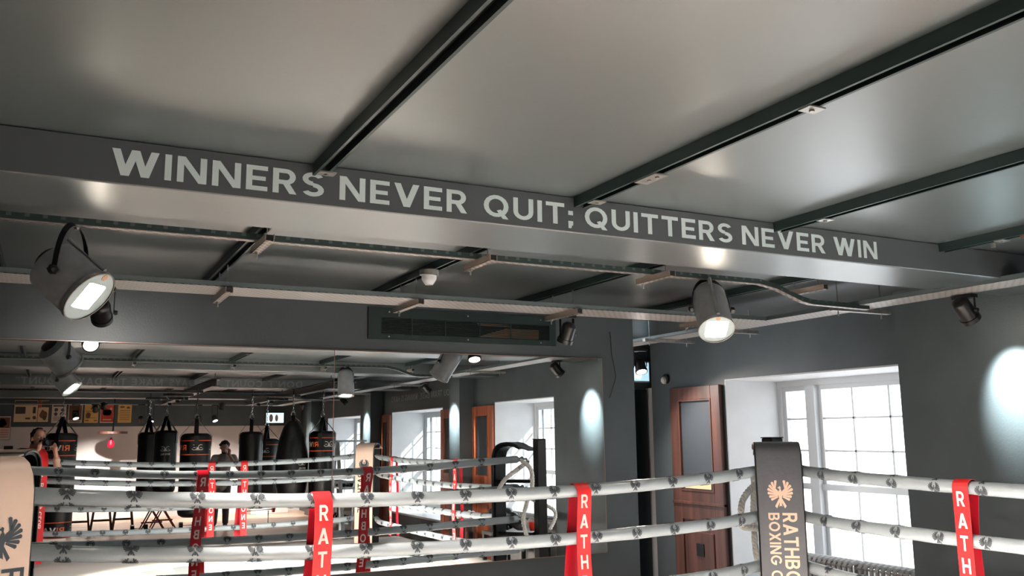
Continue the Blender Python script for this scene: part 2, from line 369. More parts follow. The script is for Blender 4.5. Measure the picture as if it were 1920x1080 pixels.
for wd, y0, y1 in (('YOU', -.95, -1.30), ('TRAIN', -1.38, -1.86), ('EASY,', -1.95, -2.42), ('WINNING', -2.5, -3.15), ('IS HARD', -3.22, -3.90)):
    MB().quads(fit2d(wd, .11, y0-y1), plane((XR-.0015, y0, .68), (0, -1, 0), (0, 0, 1))).build('lettering', 'letter_dim', wr)
# ---------------------------------------------------------------- windows
def window(i, y0, y1, panes, lab):
    g = sgroup('window_%d' % i, (XW, (y0+y1)/2, -1.36), lab, 'window')
    # pale lining of the deep reveal
    bx(XR-.004, XW+.1, y1-.012, y1+.001, -1.36, .5).build('reveal_lining', 'reveal', g); bx(XR-.004, XW+.1, y0-.001, y0+.012, -1.36, .5).build('reveal_lining', 'reveal', g)
    bx(XR-.004, XW+.1, y0+.012, y1-.012, .488, .501).build('reveal_head', 'reveal', g); bx(XR-.03, XW+.1, y0+.012, y1-.012, -1.361, -1.33).build('sill', 'white', g)
    a, b = y0+.012, y1-.012
    fr = MB().box(XW, XW+.1, a, a+.05, -1.33, .488).box(XW, XW+.1, b-.05, b, -1.33, .488).box(XW, XW+.1, a+.05, b-.05, .43, .488).box(XW, XW+.1, a+.05, b-.05, -1.33, -1.27)
    fr.build('window_frame', 'white', g)
    s0 = b-.40
    bx(XW-.03, XW+.1, s0-.11, s0, -1.27, .43).build('mullion', 'white', g)
    for lo, hi, k in ((s0, b-.05, 1), (a+.05, s0-.11, panes)):
        st = MB().box(XW+.02, XW+.06, lo, lo+.045, -1.27, .43).box(XW+.02, XW+.06, hi-.045, hi, -1.27, .43).box(XW+.02, XW+.06, lo+.045, hi-.045, .385, .43).box(XW+.02, XW+.06, lo+.045, hi-.045, -1.27, -1.2)
        st.build('sash_frame', 'white', g)
        bx(XW+.0, XW+.07, lo, hi, -.545, -.49).build('meeting_rail', 'white', g)
        for j in range(1, k): yy = lo+(hi-lo)*j/k; bx(XW+.03, XW+.055, yy-.009, yy+.009, -1.2, .385).build('muntin', 'white', g)
        for zz in ((.115, -.185) if k > 1 else (.115, -.185, -.79)): bx(XW+.03, XW+.055, lo+.045, hi-.045, zz-.008, zz+.008).build('muntin', 'white', g)
        for j in range(k):
            for z0, z1 in ((.115, .385), (-.185, .115), (-.49, -.185), (-1.2, -.545)):
                bx(XW+.040, XW+.044, lo+(hi-lo)*j/k+.01, lo+(hi-lo)*(j+1)/k-.01, z0, z1).build('pane', 'glass', g)
window(1, 4.60, 6.80, 4, 'tall white sash window behind the grey corner pad')
window(2, .62, 2.80, 4, 'white sash window seen in mirror beside the lit pier')
window(3, -3.85, -1.35, 4, 'white sash window seen in mirror between two lit piers')
window(4, -8.3, -5.8, 4, 'furthest white sash window seen in mirror next to the mirror joint')
# wooden panelled cupboards beside the reveals
def wdoor(y0, y1, lab, m, full=True):
    t = thing('wooden_door', (XR-.03, (y0+y1)/2, FL), lab, 'door', 'wooden panelled doors beside the windows')
    x0, x1 = XR-.05, XR-.005; zt = .455
    for a, b in ((y0, y0+.13), (y1-.14, y1)): bx(x0, x1, a, b, FL, zt).build('stile', m, t, bevel=.004)
    for a, b in ((zt-.13, zt), (-.86, -.58), (FL, -1.55)): bx(x0, x1, y0+.13, y1-.14, a, b).build('rail', m, t, bevel=.004)
    p = bx(x0+.02, x1, y0+.13, y1-.14, -.58, zt-.13).build('dark_panel', 'darkglass', t)
    MB().box(x0-.006, x1, y0+.13, y0+.145, -.58, zt-.13).box(x0-.006, x1, y1-.155, y1-.14, -.58, zt-.13).box(x0-.006, x1, y0+.145, y1-.155, zt-.145, zt-.13).box(x0-.006, x1, y0+.145, y1-.155, -.58, -.565).build('beading', m, t)
    bx(x0+.02, x1, y0+.13, y1-.14, -1.55, -.86).build('lower_panel', m, t)
    bx(x0-.012, x1, y0, y1, -.71, -.68).build('lock_moulding', m, t, bevel=.004)
    r = bx(x0+.004, x1, y0+.18, y1-.19, -1.45, -.97).build('raised_panel', m, t, bevel=.012)
    if full:
        ym = (y0+y1)/2-.01
        bx(x0-.004, x0+.02, ym-.055, ym+.055, -1.20, -1.08).build('square_vent', 'black', t)
        bx(x0+.012, x0+.025, y0+.19, y1-.19, -.555, -.50).build('label_plate', 'paper', t)
    return t
wdoor(6.84, 7.62, 'brown panelled door left of the tall window, dark upper panel', 'wood')
wdoor(-.09, .61, 'orange brown panelled door beside nearest window in the mirror', 'woodo', False)
wdoor(-4.38, -3.86, 'orange brown panelled door between two windows deep in the mirror', 'woodo', False)
wdoor(-1.34, -.62, 'narrow strip of wooden door just behind the second lit pier in mirror', 'woodo', False)
# ---------------------------------------------------------------- mirror (leans back 0.17 degrees)
tilt = .003
def my(z): return 6.250 + (z+.94)*tilt
def mirror(x0, x1, lab):
    t = thing('wall_mirror', ((x0+x1)/2, 6.26, -.94), lab, 'mirror', 'mirror panels on the dark wall')
    z0, z1 = -.94, .607
    P = [(x0, my(z0), z0), (x1, my(z0), z0), (x1, my(z1), z1), (x0, my(z1), z1)]
    MB().add(P, [(0, 1, 2, 3)]).build('mirror_glass', 'mirror', t)
    Q = [(x, y, z) for (x, y, z) in P]; B = [(x, 6.279, z) for (x, y, z) in P]; e = .0015
    Q = [(x, y+e, z) for x, y, z in Q]
    MB().add(Q+B, [(4, 7, 6, 5), (0, 1, 5, 4), (1, 2, 6, 5), (2, 3, 7, 6), (3, 0, 4, 7), (0, 3, 2, 1)]).build('mirror_backing', 'mirroredge', t)
    m = MB()
    for a, b in ((0, 1), (1, 2), (2, 3), (3, 0)): m.bar(V(P[a])+V((0, .004, 0)), V(P[b])+V((0, .004, 0)), .007, .007)
    m.build('polished_edge', 'mirroredge', t)
mirror(-2.9, -.56, 'mirror panel at the far left of the dark wall, beyond the picture edge')
mirror(-.555, 1.778, 'left mirror panel showing the punch bags and posters')
mirror(1.783, 4.04, 'right mirror panel showing the ring corner and windows')
# ---------------------------------------------------------------- far end door, exit sign, alarm
d = sgroup('door_1', (6.1, 8.4, FL), 'black door with a vertical bar handle past the mirror wall', 'door')
bx(5.7, 6.02, 8.40, 8.448, FL, .48).build('door_leaf', 'doorblack', d); bx(6.10, 6.34, 8.38, 8.448, FL, .47).build('door_leaf', 'doorblack', d)
bx(6.045, 6.10, 8.30, 8.448, FL, .50).build('white_door_edge', 'reveal', d)
bx(6.36, 6.375, 8.36, 8.448, FL, .45).build('brass_edge', 'sticker', d)
MB().tube([(6.17, 8.34, -.40), (6.17, 8.34, -.70)], .012).build('bar_handle', 'steel', d)
MB().box(6.17, 6.19, 8.34, 8.38, -.42, -.40).box(6.17, 6.19, 8.34, 8.38, -.70, -.68).build('handle_bracket', 'steel', d)
MB().tube([(6.13, 8.33, -.80), (6.22, 8.33, -.80)], .01).build('lever', 'steel', d)
t = thing('exit_sign', (5.95, 8.36, .57), 'small lit exit sign with a white arrow past the mirror wall', 'sign')
bx(5.82, 6.05, 8.37, 8.449, .565, .80).build('sign_box', 'white', t); bx(5.835, 6.035, 8.365, 8.37, .58, .785).build('sign_face', 'exit', t)
MB().quads([[(0, .02), (.08, .02), (.08, .19), (0, .19)], [(.08, .0), (.15, .10), (.08, .2)]], plane((5.84, 8.363, .585), (.8, 0, 0), (0, 0, 1))).build('arrow', 'exitp', t)
t = thing('fire_alarm', (5.74, 7.72, .5), 'small white dome alarm on wall above the brown door', 'alarm')
MB().lathe((5.80, 7.72, .56), (-1, 0, 0), [(0, .05), (.03, .05), (.035, .04)]).build('alarm_base', 'railin', t)
MB().ell((5.765, 7.72, .545), (.04, .035, .04)).build('alarm_dome', 'white', t, smooth=True)
# ---------------------------------------------------------------- air grille
t = thing('air_grille', (2.8, 6.27, .70), 'long dark louvred air grille above the mirror', 'vent')
x0, x1, z0, z1 = 2.03, 3.61, .70, .935; yf = 6.262
bx(x0, x1, yf, 6.28, z0, .742).build('frame_plate', 'rail', t); bx(x0, x1, yf, 6.28, .862, z1).build('frame_plate', 'rail', t)
bx(x0, 2.13, yf, 6.28, .742, .862).build('frame_plate', 'rail', t); bx(3.55, x1, yf, 6.28, .742, .862).build('frame_plate', 'rail', t)
bx(2.13, 2.86, 6.270, 6.2795, .742, .862).build('dark_backing', 'railin', t)
MB().quads([[(0, 0), (.55, .0), (.55, .075), (.25, .075)], [(.02, .085), (.30, .085), (.28, .105), (0, .11)]], plane((2.91, 6.2765, .748), (1, 0, 0), (0, 0, 1))).build('copper_filter', mat('copper_filter', (186, 146, 120), .35, .6), t)
bx(2.86, 3.55, 6.278, 6.2795, .742, .862).build('dark_backing', 'railin', t)
for k in range(11): z = .747+.011*k; MB().bar((2.13, 6.2655, z), (3.55, 6.2655, z), .007, .0035, (0, 1, -.25)).build('slat', 'rail', t)
for x in (2.37, 2.64, 2.93, 3.20): bx(x-.004, x+.004, 6.2605, 6.264, .742, .862).build('slat_divider', 'rail', t)
for x in (2.19, 2.83, 3.47):
    for z in (.721, .905): MB().lathe((x, 6.263, z), (0, -1, 0), [(0, .007), (.003, .006), (.004, .002)], 8).build('screw', 'galv', t)
t = tag(MB().tube([(4.14, 6.275, .84), (4.145, 6.272, .80), (4.15, 6.27, .65), (4.17, 6.268, .55), (4.185, 6.268, .47), (4.17, 6.27, .41), (4.13, 6.275, .30), (4.12, 6.275, .29)], .0035, 6).build('loose_cable', 'black'), 'thin black cable hanging loose on the wall right of the mirror', 'cable')

# ================================================================ ceiling steelwork
RX = (-.32, .85, 2.0, 3.15, 4.36)
def rail(x, y0, y1, lab, clips=()):
    t = thing('ceiling_rail', (x, (y0+y1)/2, CEI), lab, 'rail', 'dark ceiling rails running towards the mirror')
    w_, h, th = .027, .046, .004; zt = CEI-.001; zb = zt-h
    m = MB().box(x-w_, x-w_+th, y0, y1, zb, zt).box(x+w_-th, x+w_, y0, y1, zb, zt).box(x-w_+th, x+w_-th, y0, y1, zt-th, zt)
    m.box(x-w_+th, x-w_+th+.007, y0, y1, zb, zb+.003).box(x+w_-th-.007, x+w_-th, y0, y1, zb, zb+.003)
    m.build('channel', 'rail', t)
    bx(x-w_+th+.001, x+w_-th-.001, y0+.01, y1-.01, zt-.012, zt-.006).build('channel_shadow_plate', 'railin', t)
    for cy, ln in clips:
        bx(x-.02, x+.045, cy-ln/2, cy+ln/2, zb-.005, zb).build('clip_plate', 'galv', t)
        for k in range(max(1, int(ln/.05))):
            MB().lathe((x+.012, cy-ln/2+.03+k*.05 if ln > .06 else cy, zb-.005), (0, 0, -1), [(0, .009), (.006, .009), (.007, .004)], 6).build('bolt', 'galv', t)
nm = ['leftmost', 'first', 'second', 'third', 'fourth']
rl = ['dark ceiling rail at the left over the ring, beyond the picture edge', 'dark ceiling rail ending at the first word of the beam slogan', 'longest dark ceiling rail, ending in the middle of the beam slogan',
      'dark ceiling rail ending near the last words of the beam slogan', 'dark ceiling rail at the far right above the window wall tray']
cl = {0: [], 1: [(3.19, .05)], 2: [(3.12, .05), (2.73, .14), (1.9, .05)], 3: [(2.95, .05)], 4: [(2.9, .05)]}
for i, x in enumerate(RX):
    rail(x, .81, 3.245, rl[i], cl[i])
    rail(x, 3.72, 6.27, 'dark ceiling rail between slogan beam and mirror wall, ' + ['hidden at far left', 'above the left tray bracket', 'above the grille', 'left of the right stage lamp', 'right of the right stage lamp'][i])
    rail(x, -2.77, .35, 'dark ceiling rail seen in the mirror between two beams, ' + ['at the picture edge', 'over the left punch bag rail', 'over the dark centre', 'beside the mirror joint', 'over the right wall tray'][i])
    rail(x, -6.7, -3.25, 'dim ceiling rail behind the lettered beam in the mirror, ' + ['by the posters', 'second from the posters', 'in the middle', 'over the right bags', 'near the windows'][i])
t = thing('ceiling_bracket', (4.6, 3.0, .96), 'rust patched steel bracket on the rail at the upper right edge', 'bracket')
bx(4.34, 4.35, 2.45, 2.78, .955, 1.0).build('patched_plate', mat('peeling_steel', (150, 120, 100), .5, .3, var=.6, vs=25), t)
MB().bar((4.36, 2.6, .955), (4.9, 2.75, .955), .03, .02).build('arm', 'rail', t)
MB().lathe((4.37, 2.95, .965), (0, 0, -1), [(0, .012), (.02, .012), (.022, .004)], 6).build('bolt', 'galv', t)
# strut channels along the room
def strut(y, pts, lab):
    t = thing('perforated_strut', (pts[0][0], y, pts[0][1]), lab, 'strut', 'perforated steel struts')
    for (xa, za), (xb, zb) in zip(pts[:-1], pts[1:]):
        MB().bar((xa, y, za+.002), (xb, y, zb+.002), .04, .004, (0, 1, 0)).build('perforated_face', 'strut', t)
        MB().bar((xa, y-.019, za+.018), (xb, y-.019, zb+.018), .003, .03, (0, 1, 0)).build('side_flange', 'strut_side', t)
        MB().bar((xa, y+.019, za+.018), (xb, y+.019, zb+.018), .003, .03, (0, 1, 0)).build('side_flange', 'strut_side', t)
    return t
KP = [(-3.05, .928), (3.98, .928), (4.12, .905), (4.34, .835), (4.42, .822), (4.95, .815)]
strut(4.30, KP, 'perforated steel strut behind the slogan beam, carrying both stage lamps')
strut(1.0, KP, 'perforated steel strut over the ring, nearest one in the mirror')
strut(-5.7, KP, 'faint perforated steel strut over the punch bags in the mirror')
def bracket(x, y, z, L, lab, rod=0, dx=0, grp='strut brackets'):
    t = thing('strut_bracket', (x, y, z), lab, 'bracket', grp)
    w_ = .021; m = MB()
    m.box(x-w_, x+w_, y-L/2, y+L/2, z, z+.003).box(x-w_, x-w_+.003, y-L/2, y+L/2, z, z+.034).box(x+w_-.003, x+w_, y-L/2, y+L/2, z, z+.034)
    m.build('channel_piece', perfb, t)
    bx(x-w_+.004, x+w_-.004, y-L/2+.002, y+L/2-.002, z+.005, z+.03).build('channel_core', 'railin', t)
    MB().lathe((x, y+L*.36, z), (0, 0, -1), [(0, .012), (.008, .012), (.009, .005), (.03, .005)], 6).build('bolt', 'galv', t)
    if rod:
        for k in (-.3, .3): MB().tube([(x, y+L*k, z+.01), (x, y+L*k, CEI-.045)], .0045, 6).build('threaded_rod', 'galv', t)
perfb = perf('perforated_bracket', (158, 146, 136), .05, .02, (.2, .3), (1, 0), .35, .3, (20, 20, 20))
bl = ['off to the left', 'nearest the left stage lamp', 'above the middle of the grille', 'left of the right stage lamp', 'right of the right stage lamp']
for i, x in enumerate(RX):
    bracket(x, 4.27, .892, .34, 'short strut bracket behind slogan beam, ' + bl[i], rod=1)
    bracket(x, 5.36, .802, .46, 'tray bracket on threaded rods above the mirror, ' + bl[i], rod=1, grp='tray brackets')
    if i: bracket(x, .95, .892, .2, 'small strut bracket seen at the top of the mirror, ' + ['', 'left of the left bag rail', 'right of the left bag rail', 'beside the mirror joint', 'over the right wall tray'][i], rod=1, grp='mirror strut brackets')
# trays
def tray(name, lab, x0, x1, y0, y1, z, m):
    t = thing('cable_tray', ((x0+x1)/2, (y0+y1)/2, z), lab, 'cable tray')
    bx(x0, x1, y0, y1, z, z+.003).build('perforated_base', m, t)
    if x1-x0 > y1-y0: a, b = (x0, x1, y0, y0+.003), (x0, x1, y1-.003, y1)
    else: a, b = (x0, x0+.003, y0, y1), (x1-.003, x1, y0, y1)
    for q in (a, b): bx(*q, z, z+.03).build('tray_side', 'tray_side', t)
    for k in range(3):
        if x1-x0 > y1-y0: MB().tube([(x0+.1, y0+.06+k*.05, z+.012), (x1-.1, y0+.07+k*.05, z+.012)], .007, 6).build('cable', 'black', t)
        else: MB().tube([(x0+.05+k*.05, y0+.1, z+.012), (x0+.06+k*.05, y1-.1, z+.012)], .007, 6).build('cable', 'black', t)
tray('t', 'long perforated cable tray above the mirror and grille', -3.05, 4.84, 5.16, 5.49, .838, 'traym')
tray('t', 'long perforated cable tray along the window wall', 4.85, 5.10, -9.9, 8.2, .842, 'trayv')
tray('t', 'perforated cable tray crossing near the far wall, seen in the mirror', -3.05, 4.84, -9.6, -9.35, .838, 'traym')
for y in (7.5, 6.6, 5.75, 4.4, 2.0, -.9, -3.6, -6.4):
    bracket_t = thing('tray_arm', (5.0, y, .82), 'short steel arm holding the window wall tray, %s' % {7.5: 'nearest the exit sign', 6.6: 'second from the exit sign', 5.75: 'over the tall window', 4.4: 'beside the kinked strut', 2.0: 'first in the mirror, beyond the lit pier', -.9: 'by the second lit pier', -3.6: 'by the third window', -6.4: 'furthest from the mirror'}[y], 'bracket', 'window wall tray arms')
    bx(4.72, 5.28, y-.02, y+.02, .812, .838).build('channel_piece', 'galv', bracket_t)
    for x in (4.78, 5.2): MB().tube([(x, y, .78), (x, y, CEI-.002)], .005, 6).build('threaded_rod', 'galv', bracket_t)
t = thing('smoke_detector', (1.96, 4.9, .93), 'small white detector on the ceiling rail above the grille', 'detector')
MB().lathe((1.96, 4.9, .972), (0, 0, -1), [(0, .058), (.03, .058), (.034, .05)], 18).build('detector_base', 'galv', t, smooth=True)
MB().lathe((1.96, 4.9, .938), (0, 0, -1), [(0, .045), (.02, .045), (.045, .03), (.055, .022)], 18).build('detector_head', 'white', t, smooth=True)

# ================================================================ lamps
def can(fc, ax, L, r, hang, lab, lit=True, watt=60, body='can', cone=80, col=WARM, opn=.62):
    fc, ax = V(fc), V(ax).normalized(); re = fc-ax*L
    t = thing('stage_lamp', hang, lab, 'lamp', 'stage can lamps')
    pr = [(0, r*.55), (.01, r*.75), (L*.12, r*.98), (L*.3, r), (L, r)]
    MB().lathe(re, ax, pr, 32, cap=False).build('can_body', body, t, smooth=True)
    MB().lathe(re-ax*.03, ax, [(0, r*.3), (.01, r*.5), (.03, r*.56)], 20).build('rear_cap', 'black', t, smooth=True)
    d, u, v = frame(ax)
    # orient u horizontally, v as up as possible
    fm = MB(); N = 32; hw, hh = r*opn, r*opn*1.06
    ring = [fc+(u*math.cos(2*PI*k/N)+v*math.sin(2*PI*k/N))*r*1.03 for k in range(N)]
    inn = []
    for k in range(N):
        c, s = math.cos(2*PI*k/N), math.sin(2*PI*k/N)
        q = min(hw/max(abs(c), 1e-6), hh/max(abs(s), 1e-6)); inn.append(fc+(u*c+v*s)*min(q, r*.84))
    fm.add(ring+inn, [(k, (k+1) % N, N+(k+1) % N, N+k) for k in range(N)])
    fm.build('front_plate', 'canface', t)
    MB().lathe(fc-ax*.012, ax, [(0, r*1.0), (.0, r*1.05), (.018, r*1.05), (.018, r*1.0)], 32, cap=False).build('rim', 'galv', t)
    ln = MB().lathe(fc-ax*.03, ax, [(0, r*.9), (.004, r*.88)], 24).build('lens', 'lens' if lit else 'railin', t)
    MB().lathe(fc+v*r*.85, ax, [(0, r*.13), (.002, r*.13)], 12).build('sticker', 'sticker', t)
    # side bar and yoke
    MB().tube([re+v*r*1.03, fc-ax*.02+v*r*1.03], .011, 8).build('side_tube', body, t)
    mid = re+ax*L*.5; side = V(hang)-mid; ydir = side.normalized(); wv = ax.cross(ydir).normalized()
    pts = [mid+wv*(r+.012)*math.cos(a)+(ydir*side.length)*math.sin(a)**.8 for a in [PI*i/16 for i in range(17)]]
    MB().ribbon(pts, ax, .028, .004).build('yoke', 'black', t)
    for sg in (1, -1):
        MB().lathe(mid+wv*sg*(r+.012), wv*sg, [(0, .022), (.02, .02), (.028, .008)], 6).build('knob', 'black', t)
    MB().lathe(V(hang)+V((0, 0, .01)), (0, 0, -1), [(0, .012), (.03, .012)], 6).build('hanger_bolt', 'galv', t)
    if lit:
        s = spot(fc+ax*.01, ax, watt, cone, .8, col, r=.05); s.parent = None; LIGHTS.append(s)
        s.name = 'stage_lamp_light'
can((.115, 4.22, .605), (.62, -.42, -.62), .25, .122, (.05, 4.30, .93), 'big grey stage lamp at the left, its lit square opening tilted right', watt=700, col=(1, .83, .71), opn=.5)
can((3.47, 4.12, .598), (-.30, -.56, -.78), .34, .102, (3.57, 4.30, .93), 'grey stage lamp hanging right of centre, pointing down at the ring', watt=640, col=(1, .95, .9))
can((.20, .98, .60), (.55, .30, -.72), .28, .12, (.06, .92, .92), 'stage lamp in the mirror at left, warm opening above the punch bag', watt=700, col=(1, .83, .71))
can((3.42, 1.06, .55), (-.03, .18, -.9), .34, .105, (3.42, 1.0, .93), 'stage lamp in the mirror right beside the mirror joint', watt=640, col=(1, .95, .9))
can((1.5, -.9, .60), (.0, .2, -.9), .34, .105, (1.5, -2.2, .93), 'stage lamp over the ring back side, hidden beyond the mirror view', watt=640) if False else None
def small_spot(p, ax, lab, lit=True, watt=20, L=.13, r=.05, cone=50, top=.838, col=WARM):
    p, ax = V(p), V(ax).normalized(); fr = p+ax*L/2; re = p-ax*L/2
    t = thing('small_spotlight', (p.x, p.y, top), lab, 'spotlight', 'small black spotlights')
    MB().lathe(re, ax, [(-.02, r*.35), (-.018, r*.6), (0, r*.95), (.01, r), (L-.03, r), (L-.028, r*1.12), (L, r*1.12), (L, r*.95), (L-.02, r*.93)], 24, cap=False).build('lamp_body', 'black', t, smooth=True)
    MB().lathe(re-ax*.02, ax, [(0, r*.36), (.002, r*.36)], 16).build('rear_cap', 'black', t)
    MB().lathe(fr-ax*.022, ax, [(0, r*.95), (.004, r*.94)], 20).build('lens', 'lens' if lit else 'railin', t)
    wv = ax.cross(V((0, 0, 1))).normalized()
    for sg in (1, -1): MB().bar(p+wv*sg*(r+.012), V((p.x, p.y, top-.02))+wv*sg*(r+.012), .022, .004, ax.cross(wv)).build('bracket_arm', 'black', t)
    MB().bar(V((p.x, p.y, top-.012))-wv*(r+.016), V((p.x, p.y, top-.012))+wv*(r+.016), .06, .022).build('mounting_plate', 'black', t)
    MB().lathe(p+wv*(r+.014), wv, [(0, .014), (.018, .012)], 8).build('knob', 'black', t)
    if lit:
        s = spot(fr-ax*.005, ax, watt, cone, 1.0, r=.03, col=col); s.name = 'spotlight_light'
COOL = (.93, 1, .97)
small_spot((.215, 5.44, .695), (.12, .75, -.45), 'black spotlight tucked behind the big left stage lamp', watt=16, cone=120, r=.052)
small_spot((3.24, 5.46, .700), (-.1, .42, -.9), 'black spotlight hanging at right end of the grille', watt=10, cone=110, r=.052)
small_spot((5.10, 3.67, .735), (.42, .0, -.44), 'black spotlight under the window wall tray, lighting the pier at right edge', watt=260, cone=50, col=COOL, r=.055, L=.15)
small_spot((5.08, -.30, .735), (.42, .0, -.44), 'black spotlight in the mirror above the second lit pier', watt=260, cone=50, col=COOL, r=.055)
small_spot((5.08, -4.62, .735), (.42, .0, -.44), 'black spotlight deep in the mirror above the third pier', watt=260, cone=50, col=COOL, r=.055)
small_spot((5.28, 7.46, .66), (-.1, -.4, -.85), 'lit spotlight with glowing lens beside the exit sign', watt=110, cone=150, r=.055)
for i, (x, lit, aim) in enumerate(((.5, 1, .2), (1.88, 0, .3), (2.08, 1, 0), (3.15, 0, 0), (3.52, 1, 0), (.9, 0, .2))):
    small_spot((x*.965, -9.3, [.58, .50, .50, .52, .52, .74][i]), (.15, .3 if lit else -.6, -.6), 'small spotlight near the far wall in mirror, ' + ['lit, in front of the posters', 'unlit, between the posters and left bags', 'lit, left of the left bags', 'unlit, above the standing man', 'lit, left of the small television', 'unlit, above the posters'][i], bool(lit), 60, cone=110, r=.06)
# warm washes on the far white wall come from wall-facing spots on the far tray
small_spot((1.0, -8.6, .78), (.0, -.75, -.75), 'small spotlight aimed at the white wall behind the speed ball', watt=520, cone=60, r=.06)
small_spot((3.4, -8.4, .78), (.0, -.7, -.9), 'small spotlight aimed at the white wall behind the standing man', watt=420, cone=80, r=.06)
small_spot((5.2, -8.4, .78), (.0, -.7, -.9), 'small spotlight aimed at the white wall behind the right bags', watt=360, cone=80, r=.06)
# ================================================================ boxing ring
ring = thing('boxing_ring', (2.0, 2.1, FL), 'low boxing ring platform with white canvas printed with a large bird', 'boxing ring')
bx(-.95, 4.9, -1.05, 5.2, FL, CV-.03).build('platform', 'black', ring); bx(-.97, 4.92, -1.07, 5.22, CV-.03, CV).build('canvas', 'canvas', ring)
MB().quads([[(a*2.8, b*2.8) for a, b in q] for q in PHX], plane((2.0, 2.2, CV+.002), (-1, 0, 0), (0, -1, 0))).build('bird_print', 'canvasprint', ring)
posts = {'A': (-.44, 4.63), 'B': (4.33, 4.63), 'C': (4.33, -.42), 'D': (-.44, -.40)}
padc = {'A': (-.157, 4.07), 'B': (4.035, 4.27), 'C': (4.04, -.06), 'D': (-.075, -.075)}
for k, (x, y) in posts.items():
    p = bx(x-.05, x+.05, y-.05, y+.05, CV, -.045).build('corner_post', 'black', ring, bevel=.008)
    bx(x-.052, x+.052, y-.052, y+.052, -.045, -.038).build('post_cap', 'black', p)
ZS = [(-.215, -.235), (-.45, -.515), (-.80, -.815), (-1.10, -1.11)]
SAG = [.095, .085, .06, .05]
sides = {'front': ((-.30, 4.36), (4.16, 4.36), 'mirror side of ring'), 'right': ((4.13, 4.40), (4.13, -.12), 'window side of ring'),
         'back': ((-.24, -.15), (4.16, -.15), 'back side of ring, seen in mirror'), 'left': ((-.30, 4.3), (-.30, -.1), 'left side of ring, out of view')}
def ropepath(sd, k, n=40):
    (xa, ya), (xb, yb), _ = sides[sd]; za, zb = ZS[k]
    if sd == 'right': za, zb = ZS[k][1]-.003, ZS[k][0]-.03
    sg = SAG[k]*(.62 if sd == 'right' else 1)
    od = {'front': V((0, 1, 0)), 'right': V((1, 0, 0)), 'back': V((0, -1, 0)), 'left': V((-1, 0, 0))}[sd]
    def P(s):
        e = max(0, 1-min(s, 1-s)/.12); return V((xa+(xb-xa)*s, ya+(yb-ya)*s, za+(zb-za)*s-sg*4*s*(1-s)))+od*(.12*e**1.25)
    return P
RR = .0345
on = ['top', 'second', 'third', 'lowest']
for sd in sides:
    for k in range(4):
        P = ropepath(sd, k); n = 60
        t = thing('ring_rope', P(.5), '%s grey padded rope, %s' % (on[k], sides[sd][2]), 'rope', 'padded ring ropes')
        pts = [P(i/n) for i in range(n+1)]
        rr = [RR*(1+.025*math.sin(i*1.7+k)+.02*math.sin(i*.61)) for i in range(n+1)]; rr[0] = rr[-1] = RR*.8
        MB().tube(pts, rr, 16).build('rope_cover', 'ropec', t, smooth=True, ang=180)
        m = MB(); ax = (P(1)-P(0)).normalized(); upv = V((0, 0, 1)); nr = ax.cross(upv).normalized(); L = (P(1)-P(0)).length
        inward = 1
        ctr = V((2, 2.1, 0)); nr = nr if nr.dot(ctr-P(.5)) > 0 else -nr
        uu = ax if nr.cross(ax).dot(upv) < 0 else -ax      # reading direction seen from inside
        tws = {'front': [-.6, -1.5, -.8, 0], 'right': [-.5, .3, .2, 0], 'back': [.4, .5, 0, 0], 'left': [0]*4}[sd][k]
        off = {'front': [.62, 1.05, .6, .0], 'right': [-.35, -.1, .9, 0], 'back': [.2, .5, .1, 0], 'left': [0, 0, 0, 0]}[sd][k]
        for a0 in (0, 2*PI/3, 4*PI/3):
            phi0 = off + a0
            for j in range(int(L/.265)):
                s0 = (.12+j*.265)/L
                def fn(a, b, s0=s0, phi0=phi0):
                    s = s0+(a*.070)*(1 if uu.dot(ax) > 0 else -1)/L; ph = phi0+tws*s+b*.062/RR
                    return P(s)+(nr*math.cos(ph)+upv*math.sin(ph))*(RR*1.045+.0012)
                if sd == 'left': continue
                m.quads(PHX, fn)
        if m.v: m.build('bird_print', 'emb', t)
        for e, s0 in ((0, -1), (1, 1)):
            q = P(e); MB().tube([q, q+ax*s0*.1], .012, 8).build('turnbuckle', 'steel', t)
